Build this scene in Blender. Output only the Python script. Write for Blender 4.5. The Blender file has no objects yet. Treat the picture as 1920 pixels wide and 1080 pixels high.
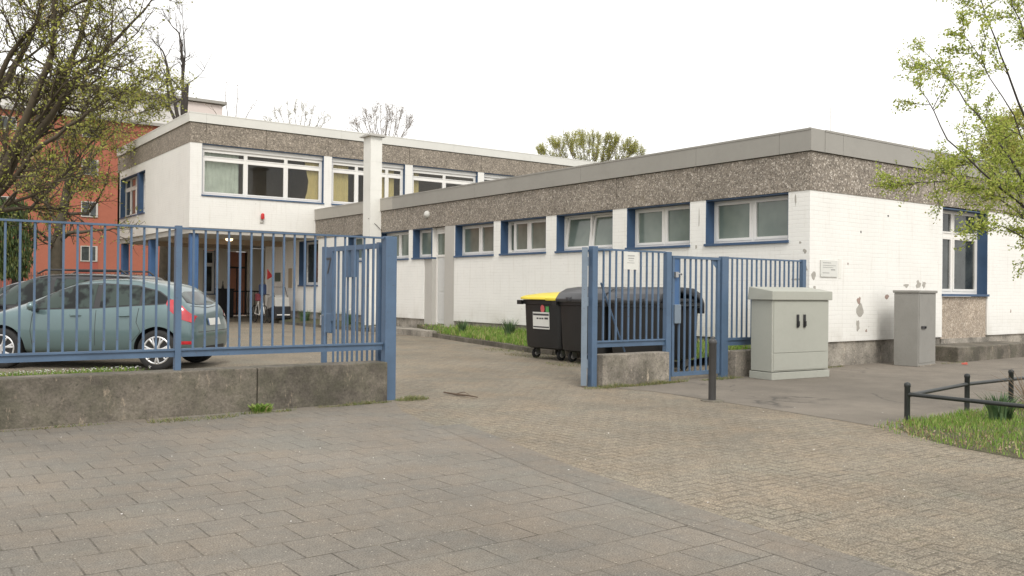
import bpy, bmesh, math, random
from mathutils import Vector, Matrix
from mathutils.bvhtree import BVHTree
R = math.radians
scene = bpy.context.scene
col = scene.collection
random.seed(7)

# ------------------------------------------------------------------ camera
F_PX, PITCH, ROLL, YAW = 1665.4, .003, .0099, .6313
CAMP = Vector((-13.35, -9.46, 1.3))
fw0 = Vector((math.sin(YAW), math.cos(YAW), 0)); rt0 = Vector((math.cos(YAW), -math.sin(YAW), 0)); z0 = Vector((0, 0, 1))
FWD = fw0 * math.cos(PITCH) + z0 * math.sin(PITCH)
up1 = z0 * math.cos(PITCH) - fw0 * math.sin(PITCH)
RT = rt0 * math.cos(ROLL) + up1 * math.sin(ROLL)
UP = up1 * math.cos(ROLL) - rt0 * math.sin(ROLL)
cd = bpy.data.cameras.new('camera'); cam = bpy.data.objects.new('camera', cd); col.objects.link(cam)
m = Matrix((RT, UP, -FWD)).transposed().to_4x4(); m.translation = CAMP
cam.matrix_world = m
cd.sensor_width = 36; cd.lens = F_PX / 1920 * 36; cd.clip_end = 2000; cd.clip_start = .05
scene.camera = cam
def at(x, y, dep):                                  # a point seen at (x, y) of the photograph, dep metres deep
    return CAMP + (FWD + RT * ((x - 960) / F_PX) + UP * ((540 - y) / F_PX)) * dep

# ------------------------------------------------------------------ light
SUN_EL, SUN_AZ = R(46), R(203)                      # azimuth from +Y clockwise
w = bpy.data.worlds.new('World'); scene.world = w; w.use_nodes = True
nt = w.node_tree; nt.nodes.clear()
out = nt.nodes.new('ShaderNodeOutputWorld'); bg = nt.nodes.new('ShaderNodeBackground')
sky = nt.nodes.new('ShaderNodeTexSky'); sky.sky_type = 'NISHITA'; sky.sun_disc = False
sky.sun_elevation = SUN_EL; sky.sun_rotation = SUN_AZ; sky.air_density = 1.5; sky.dust_density = 4
hs = nt.nodes.new('ShaderNodeHueSaturation'); hs.inputs['Saturation'].default_value = .12
mx = nt.nodes.new('ShaderNodeMixRGB'); mx.inputs[0].default_value = .75
mx.inputs[2].default_value = (9.7, 9.55, 9.3, 1)
nt.links.new(sky.outputs[0], hs.inputs['Color']); nt.links.new(hs.outputs[0], mx.inputs[1])
nt.links.new(mx.outputs[0], bg.inputs['Color']); bg.inputs['Strength'].default_value = .1
nt.links.new(bg.outputs[0], out.inputs[0])
sl = bpy.data.lights.new('sun', 'SUN'); sl.energy = 1.0; sl.angle = R(18); sl.color = (1, .96, .9)
so = bpy.data.objects.new('sun', sl); col.objects.link(so)
sd = Vector((math.sin(SUN_AZ) * math.cos(SUN_EL), math.cos(SUN_AZ) * math.cos(SUN_EL), math.sin(SUN_EL)))
so.rotation_euler = sd.to_track_quat('Z', 'Y').to_euler(); so.location = (0, 0, 30)
vs = scene.view_settings; vs.view_transform = 'Standard'; vs.look = 'None'; vs.gamma = 1; vs.use_curve_mapping = False
vs.exposure = .70

# ------------------------------------------------------------------ materials
MATS = {}
class NT:
    def __init__(s, name):
        s.m = bpy.data.materials.new(name); s.m.use_nodes = True; s.t = s.m.node_tree
        s.b = s.t.nodes['Principled BSDF']; s.o = s.t.nodes['Material Output']; MATS[name] = s.m
    def n(s, ty, **k):
        nd = s.t.nodes.new('ShaderNode' + ty)
        for a, v in k.items():
            if hasattr(nd, a) and not a.startswith('i_'): setattr(nd, a, v)
            else: nd.inputs[a[2:].replace('_', ' ')].default_value = v
        return nd
    def l(s, a, b): s.t.links.new(a, b)
    def co(s): return s.n('TexCoord').outputs['Object']
    def noise(s, vec, scale, detail=4, rough=.6):
        nd = s.n('TexNoise'); nd.inputs['Scale'].default_value = scale; nd.inputs['Detail'].default_value = detail
        nd.inputs['Roughness'].default_value = rough; s.l(vec, nd.inputs['Vector']); return nd.outputs['Fac']
    def ramp(s, fac, stops):
        r = s.n('ValToRGB'); e = r.color_ramp.elements
        while len(e) < len(stops): e.new(.5)
        for q, (p, c) in zip(e, stops):
            q.position = p; q.color = (c, c, c, 1) if isinstance(c, (int, float)) else (*c, 1)
        s.l(fac, r.inputs[0]); return r.outputs[0]
    def mix(s, fac, a, b, mode='MIX'):
        x = s.n('MixRGB', blend_type=mode)
        for i, v in ((0, fac), (1, a), (2, b)):
            if isinstance(v, (int, float)): x.inputs[i].default_value = v if i == 0 else (v, v, v, 1)
            elif isinstance(v, tuple): x.inputs[i].default_value = (*v, 1)
            else: s.l(v, x.inputs[i])
        return x.outputs[0]
    def math(s, op, a, b=0.):
        x = s.n('Math', operation=op)
        for i, v in ((0, a), (1, b)):
            if isinstance(v, (int, float)): x.inputs[i].default_value = v
            else: s.l(v, x.inputs[i])
        return x.outputs[0]
    def bump(s, h, st=.3, dist=.01):
        b = s.n('Bump'); b.inputs['Strength'].default_value = st; b.inputs['Distance'].default_value = dist
        s.l(h, b.inputs['Height']); s.l(b.outputs[0], s.b.inputs['Normal'])
    def base(s, c, rough=.6, metal=0.):
        if isinstance(c, tuple): s.b.inputs['Base Color'].default_value = (*c, 1)
        else: s.l(c, s.b.inputs['Base Color'])
        if isinstance(rough, (int, float)): s.b.inputs['Roughness'].default_value = rough
        else: s.l(rough, s.b.inputs['Roughness'])
        s.b.inputs['Metallic'].default_value = metal
def simple(name, c, rough=.6, var=.15, scale=3., metal=0., bump=0., grime=0.):
    t = NT(name); co = t.co()
    n1 = t.noise(co, scale, 6); n2 = t.noise(co, scale * 14, 3)
    f = t.ramp(t.mix(.35, n1, n2), [(.3, 1 - var), (.7, 1 + var * .6)])
    c2 = t.mix(1, c, f, 'MULTIPLY')
    if grime:
        g = t.ramp(t.noise(co, scale * 2.3, 8, .75), [(.52, 0.), (.75, 1.)])
        c2 = t.mix(t.math('MULTIPLY', g, grime), c2, (.09, .08, .065))
    t.base(c2, rough, metal)
    if bump: t.bump(n2, bump, .004)
    return t.m
# white painted brickwork: courses run with z, bond with x + y (walls lie along x or along y)
def white_brick(name, c=(.82, .81, .77), dirt=.5):
    t = NT(name); sp = t.n('SeparateXYZ'); t.l(t.co(), sp.inputs[0])
    cb = t.n('CombineXYZ'); t.l(t.math('ADD', sp.outputs[0], sp.outputs[1]), cb.inputs[0]); t.l(sp.outputs[2], cb.inputs[1])
    wob = t.n('VectorMath', operation='ADD')
    ns = t.n('TexNoise'); ns.inputs['Scale'].default_value = 1.6; t.l(cb.outputs[0], ns.inputs['Vector'])
    sc = t.n('VectorMath', operation='SCALE'); sc.inputs['Scale'].default_value = .02; t.l(ns.outputs['Color'], sc.inputs[0])
    t.l(cb.outputs[0], wob.inputs[0]); t.l(sc.outputs[0], wob.inputs[1])
    br = t.n('TexBrick'); t.l(wob.outputs[0], br.inputs['Vector']); br.inputs['Scale'].default_value = 1
    br.inputs['Brick Width'].default_value = .25; br.inputs['Row Height'].default_value = .077
    br.inputs['Mortar Size'].default_value = .007; br.inputs['Mortar Smooth'].default_value = .7
    for k in ('Color1', 'Color2'): br.inputs[k].default_value = (1, 1, 1, 1)
    br.inputs['Mortar'].default_value = (0, 0, 0, 1); br.inputs['Color2'].default_value = (.86, .86, .86, 1)
    n1 = t.noise(cb.outputs[0], 1.3, 6); n2 = t.noise(cb.outputs[0], 30, 4)
    mp = t.n('Mapping'); mp.inputs['Scale'].default_value = (.55, 7, 1); t.l(cb.outputs[0], mp.inputs[0])
    n3 = t.ramp(t.noise(mp.outputs[0], 2.2, 7, .7), [(.5, 0.), (.68, 1.)])
    joint = t.math('MULTIPLY', t.math('SUBTRACT', 1., br.outputs['Fac']), 1.)
    j = t.math('MULTIPLY', br.outputs['Fac'], t.math('ADD', .16, t.math('MULTIPLY', n3, .84)))
    c0 = t.mix(1, c, t.ramp(n1, [(.3, .95), (.7, 1.02)]), 'MULTIPLY')
    c0 = t.mix(1, c0, t.mix(.3, (1, 1, 1), br.outputs['Color']), 'MULTIPLY') if False else c0
    c1 = t.mix(t.math('MULTIPLY', j, .5), c0, (.45, .43, .39))
    g = t.math('MULTIPLY', t.ramp(sp.outputs[2], [(.40, 1.), (.95, 0.)]), t.ramp(n1, [(.4, 0.), (.62, 1.)]))
    c1 = t.mix(t.math('MULTIPLY', g, dirt), c1, (.45, .42, .36))
    mp2 = t.n('Mapping'); mp2.inputs['Scale'].default_value = (5, .35, 1); t.l(cb.outputs[0], mp2.inputs[0])
    c1 = t.mix(t.math('MULTIPLY', t.ramp(t.noise(mp2.outputs[0], 2.5, 5, .6), [(.55, 0.), (.7, 1.)]), .22), c1, (.5, .46, .38))
    sp2 = t.ramp(t.noise(cb.outputs[0], 9, 3, .5), [(.73, 0.), (.76, 1.)])
    c1 = t.mix(t.math('MULTIPLY', sp2, .5), c1, (.3, .27, .24))
    t.base(c1, .55)
    h = t.math('ADD', t.math('MULTIPLY', br.outputs['Fac'], -1.), t.math('MULTIPLY', n2, .5))
    t.bump(h, .4, .004)
white_brick('white_brick')
white_brick('white_brick_far', (.78, .765, .72), .25)
def aggregate(name, dark, mid, light, sc=26):
    t = NT(name); co = t.co()
    v = t.n('TexVoronoi'); v.inputs['Scale'].default_value = sc; t.l(co, v.inputs['Vector'])
    v2 = t.n('TexVoronoi'); v2.inputs['Scale'].default_value = sc * .47; t.l(co, v2.inputs['Vector'])
    bw = t.n('SeparateColor'); t.l(v.outputs['Color'], bw.inputs[0]); b2 = t.n('SeparateColor'); t.l(v2.outputs['Color'], b2.inputs[0])
    c = t.ramp(bw.outputs[0], [(0., dark), (.3, mid), (.78, mid), (.97, light)])
    c = t.mix(1, c, t.ramp(b2.outputs[1], [(0., .78), (1., 1.22)]), 'MULTIPLY')
    c = t.mix(t.ramp(v.outputs['Distance'], [(.5, 0.), (.85, .55)]), c, dark)
    st = t.ramp(t.noise(co, 1.1, 6, .7), [(.3, .80), (.65, 1.12)])
    c = t.mix(1, c, st, 'MULTIPLY')
    c = t.mix(t.math('MULTIPLY', t.ramp(t.noise(co, 2.1, 5, .7), [(.6, 0.), (.72, 1.)]), .35), c, (.20, .15, .07))
    t.base(c, .85); t.bump(v.outputs['Distance'], -.7, .012)
aggregate('washed_aggregate', (.12, .10, .082), (.262, .228, .188), (.60, .55, .48), 42)
aggregate('washed_aggregate_far', (.14, .118, .094), (.262, .225, .18), (.46, .40, .33), 34)
aggregate('washed_aggregate_light', (.24, .19, .145), (.40, .335, .265), (.6, .53, .45), 55)
def weathered_concrete(name, c, moss=.5):
    t = NT(name); co = t.co()
    mp = t.n('Mapping'); mp.inputs['Scale'].default_value = (1, 1, .35); t.l(co, mp.inputs[0])
    n1 = t.noise(co, 1.7, 8, .7); n2 = t.noise(co, 42, 5, .7); n3 = t.noise(mp.outputs[0], 8, 9, .8); n4 = t.noise(co, 15, 7, .75)
    a = t.mix(1, c, t.ramp(n1, [(.38, .60), (.62, 1.45)]), 'MULTIPLY')
    mo = t.math('MULTIPLY', t.ramp(t.noise(co, 3.2, 7, .75), [(.44, 0.), (.58, 1.)]), moss)
    a = t.mix(mo, a, (.075, .078, .045))
    a = t.mix(t.math('MULTIPLY', t.ramp(n3, [(.585, 0.), (.64, 1.)]), .7), a, (c[0] * 2.3 + .03, c[1] * 2.2 + .02, c[2] * 2. + .02))
    a = t.mix(t.math('MULTIPLY', t.ramp(n4, [(.33, 1.), (.42, 0.)]), .75), a, (.035, .033, .024))
    a = t.mix(1, a, t.ramp(n2, [(.3, .7), (.7, 1.3)]), 'MULTIPLY')
    t.base(a, .9); t.bump(t.math('ADD', n2, n4), .6, .01)
weathered_concrete('weathered_concrete', (.135, .118, .095), .35)
weathered_concrete('pale_concrete', (.225, .20, .168), .25)
weathered_concrete('plinth_render', (.27, .245, .21), .15)
def pave_finish(t, co, colr, joint, c1, mortar, stain, mossy, specks, jd, pink, jscale=1.):
    n1 = t.noise(co, .45, 6, .6); n2 = t.noise(co, 120, 2); n3 = t.noise(co, 1.6, 6, .7); n4 = t.noise(co, 17, 6, .75); n5 = t.noise(co, 260, 2)
    a = t.mix(1, colr, t.ramp(n1, [(.32, 1 - stain), (.66, 1 + stain * .5)]), 'MULTIPLY')
    a = t.mix(t.math('MULTIPLY', t.ramp(n3, [(.42, 0.), (.66, 1.)]), pink), a, (c1[0] * 1.16, c1[1] * 1.02, c1[2] * .88))
    a = t.mix(t.math('MULTIPLY', t.ramp(t.noise(co, 1.1, 5, .65), [(.5, 0.), (.66, 1.)]), pink * .9), a, (c1[0] * .86, c1[1] * .95, c1[2] * .98))
    a = t.mix(1, a, t.ramp(n4, [(.3, .84), (.7, 1.14)]), 'MULTIPLY')
    a = t.mix(1, a, t.ramp(n2, [(.34, 1 - specks), (.66, 1 + specks)]), 'MULTIPLY')
    a = t.mix(1, a, t.ramp(n5, [(.3, .85), (.7, 1.15)]), 'MULTIPLY')
    jn = t.ramp(t.noise(co, 1.7, 5, .7), [(.38, .25), (.58, 1.)]); jn2 = t.ramp(t.noise(co, 9, 4, .7), [(.35, .35), (.6, 1.)])
    mcol = t.mix(t.math('MULTIPLY', t.ramp(t.noise(co, 5, 4), [(.52, 0.), (.66, 1.)]), mossy), mortar, (.075, .085, .03))
    k = t.math('MULTIPLY', t.math('MULTIPLY', joint, t.math('MULTIPLY', jn, jn2)), jd)
    a = t.mix(k, a, mcol)
    wv = t.n('TexVoronoi'); wv.inputs['Scale'].default_value = 60; t.l(co, wv.inputs['Vector'])
    wsep = t.n('SeparateColor'); t.l(wv.outputs['Color'], wsep.inputs[0])
    dot = t.math('MULTIPLY', t.math('GREATER_THAN', wsep.outputs[0], .95), t.math('LESS_THAN', wv.outputs['Distance'], .3))
    a = t.mix(t.math('MULTIPLY', dot, .6), a, (.48, .43, .36))
    t.base(a, .92)
    h = t.math('ADD', t.math('MULTIPLY', k, -1.), t.math('MULTIPLY', n2, .4)); t.bump(h, .6, .005)
def pavers(name, c1, c2, mortar, bw, rh, off, rot=0., loc=(0, 0), ms=.006, stain=.25, mossy=.35, specks=.35, jd=1., pink=.3):
    t = NT(name); co = t.co(); mp = t.n('Mapping'); mp.inputs['Location'].default_value = (loc[0], loc[1], 0)
    mp.inputs['Rotation'].default_value = (0, 0, rot); t.l(co, mp.inputs[0])
    wn = t.n('TexNoise'); wn.inputs['Scale'].default_value = 3; t.l(co, wn.inputs['Vector'])
    sc = t.n('VectorMath', operation='SCALE'); sc.inputs['Scale'].default_value = .014; t.l(wn.outputs['Color'], sc.inputs[0])
    ad = t.n('VectorMath', operation='ADD'); t.l(mp.outputs[0], ad.inputs[0]); t.l(sc.outputs[0], ad.inputs[1])
    br = t.n('TexBrick'); br.offset = off; br.offset_frequency = 2; t.l(ad.outputs[0], br.inputs['Vector'])
    for k, v in (('Scale', 1), ('Brick Width', bw), ('Row Height', rh), ('Mortar Size', ms), ('Mortar Smooth', .35), ('Bias', 0.)):
        br.inputs[k].default_value = v
    br.inputs['Color1'].default_value = (*c1, 1); br.inputs['Color2'].default_value = (*c2, 1); br.inputs['Mortar'].default_value = (*c1, 1)
    pave_finish(t, co, br.outputs['Color'], br.outputs['Fac'], c1, mortar, stain, mossy, specks, jd, pink)
def herringbone(name, c1, c2, mortar, a=.1, stain=.25, mossy=.4, specks=.35, jd=1., pink=.3, jw=.07):
    t = NT(name); co = t.co()
    wn = t.n('TexNoise'); wn.inputs['Scale'].default_value = 4; t.l(co, wn.inputs['Vector'])
    sc = t.n('VectorMath', operation='SCALE'); sc.inputs['Scale'].default_value = .016; t.l(wn.outputs['Color'], sc.inputs[0])
    ad = t.n('VectorMath', operation='ADD'); t.l(co, ad.inputs[0]); t.l(sc.outputs[0], ad.inputs[1])
    sp = t.n('SeparateXYZ'); t.l(ad.outputs[0], sp.inputs[0]); M = t.math
    X = M('DIVIDE', sp.outputs[0], a); Y = M('DIVIDE', sp.outputs[1], a); I = M('FLOOR', X); J = M('FLOOR', Y); fx = M('SUBTRACT', X, I); fy = M('SUBTRACT', Y, J)
    m_ = M('FLOORED_MODULO', M('ADD', M('SUBTRACT', I, J), .5), 4.); m_ = M('FLOOR', m_)
    def eq(v):
        q = t.n('Math', operation='COMPARE'); t.l(m_, q.inputs[0]); q.inputs[1].default_value = v; q.inputs[2].default_value = .25; return q.outputs[0]
    e0, e1, e2, e3 = eq(0), eq(1), eq(2), eq(3); big = lambda e: M('MULTIPLY', e, 9.)
    d = M('MINIMUM', M('MINIMUM', M('ADD', fx, big(e1)), M('ADD', M('SUBTRACT', 1., fx), big(e0))), M('MINIMUM', M('ADD', fy, big(e2)), M('ADD', M('SUBTRACT', 1., fy), big(e3))))
    joint = t.ramp(d, [(jw * .4, 1.), (jw * 1.3, 0.)])
    cb = t.n('CombineXYZ'); t.l(M('SUBTRACT', I, e1), cb.inputs[0]); t.l(M('ADD', J, e3), cb.inputs[1]); wt = t.n('TexWhiteNoise'); t.l(cb.outputs[0], wt.inputs['Vector'])
    pave_finish(t, co, t.mix(wt.outputs['Value'], c1, c2), joint, c1, mortar, stain, mossy, specks, jd, pink)
pavers('large_slabs', (.196, .175, .145), (.178, .163, .139), (.035, .028, .02), .262, .313, .5, 0, (12.65 + .0, 4.47), .0058, .26, .4, .38, .85, .45)
pavers('border_slabs', (.182, .162, .135), (.162, .149, .127), (.035, .028, .02), .30, .30, .5, R(86), (0, 0), .004, .2, .4, .3, .9, .5)
herringbone('small_pavers', (.224, .193, .146), (.190, .165, .126), (.062, .050, .036), .1, .28, .5, .62, .82, .5, .095)
def asphalt(name, c):
    t = NT(name); co = t.co()
    n1 = t.noise(co, .7, 7, .65); n2 = t.noise(co, 90, 3); n3 = t.noise(co, 3.5, 6, .7)
    a = t.mix(1, c, t.ramp(n1, [(.32, .78), (.66, 1.14)]), 'MULTIPLY')
    a = t.mix(1, a, t.ramp(n3, [(.3, .88), (.7, 1.08)]), 'MULTIPLY')
    a = t.mix(1, a, t.ramp(n2, [(.3, .72), (.7, 1.3)]), 'MULTIPLY')
    vo = t.n('TexVoronoi', feature='DISTANCE_TO_EDGE'); vo.inputs['Scale'].default_value = .42
    wn = t.n('TexNoise'); wn.inputs['Scale'].default_value = 2; wn.inputs['Detail'].default_value = 6; t.l(co, wn.inputs['Vector'])
    ad = t.n('VectorMath', operation='ADD'); sc = t.n('VectorMath', operation='SCALE'); sc.inputs['Scale'].default_value = .5
    t.l(wn.outputs['Color'], sc.inputs[0]); t.l(co, ad.inputs[0]); t.l(sc.outputs[0], ad.inputs[1]); t.l(ad.outputs[0], vo.inputs['Vector'])
    crk = t.math('MULTIPLY', t.ramp(vo.outputs['Distance'], [(0., 1.), (.012, 0.)]), t.ramp(t.noise(co, .9, 2), [(.5, 0.), (.6, .8)]))
    a = t.mix(crk, a, (.05, .045, .04)); t.base(a, .92); t.bump(n2, .5, .005)
asphalt('asphalt', (.182, .158, .128))
def soil(name, c1, c2):
    t = NT(name); co = t.co()
    a = t.mix(t.ramp(t.noise(co, 6, 8, .75), [(.38, 0.), (.62, 1.)]), c1, c2)
    a = t.mix(1, a, t.ramp(t.noise(co, 70, 3), [(.3, .6), (.7, 1.4)]), 'MULTIPLY')
    t.base(a, .95); t.bump(t.noise(co, 40, 5), .8, .02)
soil('soil', (.10, .078, .05), (.075, .085, .035))
soil('far_ground', (.12, .11, .085), (.085, .10, .045))
def island(name, stops, rough=.6, trans=.25):
    t = NT(name); g = t.n('NewGeometry')
    c = t.ramp(g.outputs['Random Per Island'], stops)
    t.base(c, rough); d = t.n('BsdfTranslucent'); t.l(c, d.inputs['Color'])
    mxs = t.n('MixShader'); mxs.inputs[0].default_value = trans
    t.l(t.b.outputs[0], mxs.inputs[1]); t.l(d.outputs[0], mxs.inputs[2]); t.l(mxs.outputs[0], t.o.inputs[0])
island('grass_blades', [(0., (.11, .19, .03)), (.4, (.18, .32, .045)), (.75, (.26, .37, .07)), (.93, (.40, .34, .16))])
island('weed_blades', [(0., (.08, .13, .03)), (.4, (.14, .18, .04)), (.7, (.24, .22, .09)), (1., (.30, .24, .14))])
island('dead_leaf', [(0., (.14, .09, .05)), (.5, (.28, .19, .11)), (1., (.45, .36, .25))])
island('bulb_leaves', [(0., (.05, .10, .04)), (.6, (.09, .16, .065)), (1., (.14, .2, .08))])
island('dry_twigs', [(0., (.16, .11, .07)), (1., (.3, .22, .14))], .8, 0)
island('leaf_fresh', [(0., (.22, .28, .04)), (.5, (.38, .46, .08)), (.85, (.52, .56, .13)), (1., (.42, .36, .15))], .6, .4)
island('leaf_olive', [(0., (.16, .16, .04)), (.45, (.33, .35, .07)), (.8, (.48, .50, .10)), (1., (.34, .25, .12))], .6, .35)
island('leaf_yellow', [(0., (.22, .23, .05)), (.5, (.40, .42, .08)), (1., (.52, .48, .14))], .6, .4)
island('leaf_bud', [(0., (.16, .13, .08)), (.5, (.30, .28, .12)), (1., (.42, .40, .2))], .6, .4)
island('leaf_brown', [(0., (.10, .07, .05)), (1., (.24, .17, .12))], .7, .1)
island('needles', [(0., (.03, .06, .02)), (.6, (.07, .11, .03)), (1., (.16, .17, .05))], .6, .1)
island('petal', [(0., (.75, .75, .7)), (1., (.85, .82, .8))], .6, .3)
island('flower_red', [(0., (.45, .06, .05)), (1., (.6, .15, .1))], .6, .2)
simple('bark', (.10, .085, .06), .9, .35, 6, bump=.7)
simple('bark_dark', (.05, .042, .036), .9, .3, 6)
simple('bark_pale', (.24, .21, .18), .9, .25, 6)
simple('bark_mossy', (.088, .070, .045), .9, .35, 4, bump=.7)
def chipped_paint(name, c, rust=.35):
    t = NT(name); co = t.co()
    n = t.noise(co, 3, 6); a = t.mix(1, c, t.ramp(n, [(.3, .86), (.7, 1.12)]), 'MULTIPLY')
    r = t.ramp(t.noise(co, 34, 6, .7), [(.61, 0.), (.64, 1.)]); r = t.math('MULTIPLY', r, t.ramp(t.noise(co, 2.7, 3), [(.45, .2), (.65, 1.)]))
    a = t.mix(t.math('MULTIPLY', r, rust), a, (.075, .055, .045)); t.base(a, .5); t.bump(r, -.3, .002)
chipped_paint('blue_paint', (.080, .132, .210), .8)
chipped_paint('blue_paint_old', (.17, .215, .265), 1.)
chipped_paint('blue_frame_shaded', (.045, .09, .17), .2)  # the fence blue again, darkened in its colour for the shade of the recesses
chipped_paint('blue_column', (.05, .12, .26), .1)
simple('frame_white', (.78, .76, .72), .4, .06, 2)
simple('frame_grey', (.46, .445, .41), .45, .06, 2)
simple('door_white', (.60, .60, .58), .4, .05, 2)
simple('roof_edge', (.305, .292, .262), .5, .08, .7, grime=.12)
simple('roof_edge_beige', (.40, .375, .33), .5, .08, .7, grime=.12)
simple('roof_edge_light', (.66, .65, .60), .45, .07, .7, grime=.08)
simple('roof_felt', (.12, .12, .11), .9, .2, 2)
simple('joint_dark', (.035, .03, .026), .9, .1, 3)
simple('soffit_grey', (.46, .44, .40), .8, .08, 1)
simple('white_plaster', (.76, .75, .70), .7, .06, 1.4, grime=.1)
simple('under_wall', (.78, .73, .64), .7, .08, 1.2)
simple('interior_wall', (.42, .32, .23), .8, .2, .8)
simple('curtain_yellow', (.88, .70, .34), .8, .12, 4)
simple('reflection_net', (.80, .82, .74), .8, .2, 3)
simple('black_metal', (.022, .022, .024), .45, .3, 8)
simple('bollard_paint', (.05, .048, .047), .45, .25, 8, bump=.2)
simple('rail_paint', (.028, .032, .031), .45, .3, 8, bump=.2)
simple('steel', (.45, .45, .45), .3, .1, 8, metal=.8)
simple('cabinet_light', (.40, .405, .355), .55, .06, 1.6, grime=.08)
simple('cabinet_dark', (.262, .254, .232), .6, .12, 2.5, grime=.2)
simple('bin_plastic', (.013, .0135, .014), .42, .25, 5)
simple('bin_lid_grey', (.045, .046, .050), .35, .15, 5)
simple('bin_lid_yellow', (.72, .58, .05), .4, .06, 5)
simple('rubber', (.018, .018, .018), .8, .2, 9)
simple('rim_metal', (.62, .62, .62), .28, .06, 9, metal=.7)
simple('paper_white', (.66, .66, .62), .6, .06, 7)
simple('ink_dark', (.05, .05, .055), .6, .1, 7)
simple('ink_faint', (.32, .32, .31), .6, .1, 7)
simple('sticker_red', (.62, .12, .13), .5, .1, 7)
simple('sticker_green', (.10, .36, .10), .5, .1, 7)
simple('lamp_plastic', (.55, .54, .5), .4, .05, 7)
simple('signal_red', (.55, .03, .03), .3, .1, 7)
simple('red_render', (.36, .118, .072), .85, .14, .35)
simple('red_render_dark', (.33, .085, .06), .85, .14, .35)
simple('attic_white', (.62, .60, .57), .7, .08, .4)
simple('attic_pink', (.66, .58, .54), .7, .06, .4)
simple('picket_wood', (.17, .075, .05), .8, .2, 3)
simple('old_wood', (.12, .085, .06), .85, .3, 20)
simple('brick_bare', (.36, .27, .23), .85, .25, 18)
simple('render_bare', (.40, .38, .34), .85, .2, 18)
simple('trim_black', (.03, .03, .032), .6, .1, 5)
simple('paper_beige', (.42, .34, .24), .7, .1, 4)
simple('board_green', (.10, .13, .10), .7, .1, 4)
simple('fabric_navy', (.02, .035, .09), .9, .2, 8)
simple('fabric_maroon', (.16, .03, .04), .9, .2, 8)
simple('trailer_shell', (.44, .43, .40), .5, .1, 6)
simple('door_orange', (.52, .23, .15), .6, .3, 1.5)
t = NT('glass_window'); co = t.co(); t.b.inputs['Specular IOR Level'].default_value = .8       # frosted glass of the lower wing; noise tones imitate uneven reflections
t.base(t.mix(t.ramp(t.noise(co, 1.1, 3), [(.35, 0.), (.65, 1.)]), (.115, .150, .125), (.19, .225, .19)), .13)
t = NT('glass_dark'); t.base(t.mix(t.ramp(t.noise(t.co(), 1.5, 5), [(.35, 0.), (.65, 1.)]), (.02, .024, .024), (.07, .08, .078)), .05)
t = NT('glass_clear'); g = t.n('BsdfGlossy'); g.inputs['Roughness'].default_value = .02; tr = t.n('BsdfTransparent'); tr.inputs[0].default_value = (.9, .92, .9, 1)
fr = t.n('Fresnel'); fr.inputs[0].default_value = 1.55; mxs = t.n('MixShader')
t.l(t.math('MULTIPLY', fr.outputs[0], .6), mxs.inputs[0]); t.l(tr.outputs[0], mxs.inputs[1]); t.l(g.outputs[0], mxs.inputs[2]); t.l(mxs.outputs[0], t.o.inputs[0])
def car_paint(name, c, metal=.5):
    t = NT(name); t.base(c, .32, metal); t.b.inputs['Coat Weight'].default_value = .8; t.b.inputs['Coat Roughness'].default_value = .06
car_paint('paint_sage', (.12, .182, .190), .45); car_paint('paint_black', (.012, .012, .014), .2); car_paint('paint_navy', (.01, .014, .025), .2)
t = NT('car_glass'); t.base(t.mix(t.ramp(t.noise(t.co(), 3.2, 3), [(.45, 0.), (.56, 1.)]), (.010, .012, .012), (.045, .062, .055)), .05); t.b.inputs['Specular IOR Level'].default_value = .28
t = NT('taillight'); vv = t.n('TexVoronoi'); vv.inputs['Scale'].default_value = 9; t.l(t.co(), vv.inputs['Vector'])
t.base(t.mix(t.ramp(vv.outputs['Distance'], [(.2, 0.), (.6, 1.)]), (.62, .02, .035), (.42, .01, .02)), .12); t.b.inputs['Coat Weight'].default_value = 1
t = NT('lamp_glow'); t.base((.9, .8, .6), .4); t.b.inputs['Emission Color'].default_value = (1, .72, .42, 1); t.b.inputs['Emission Strength'].default_value = 2.2

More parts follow.
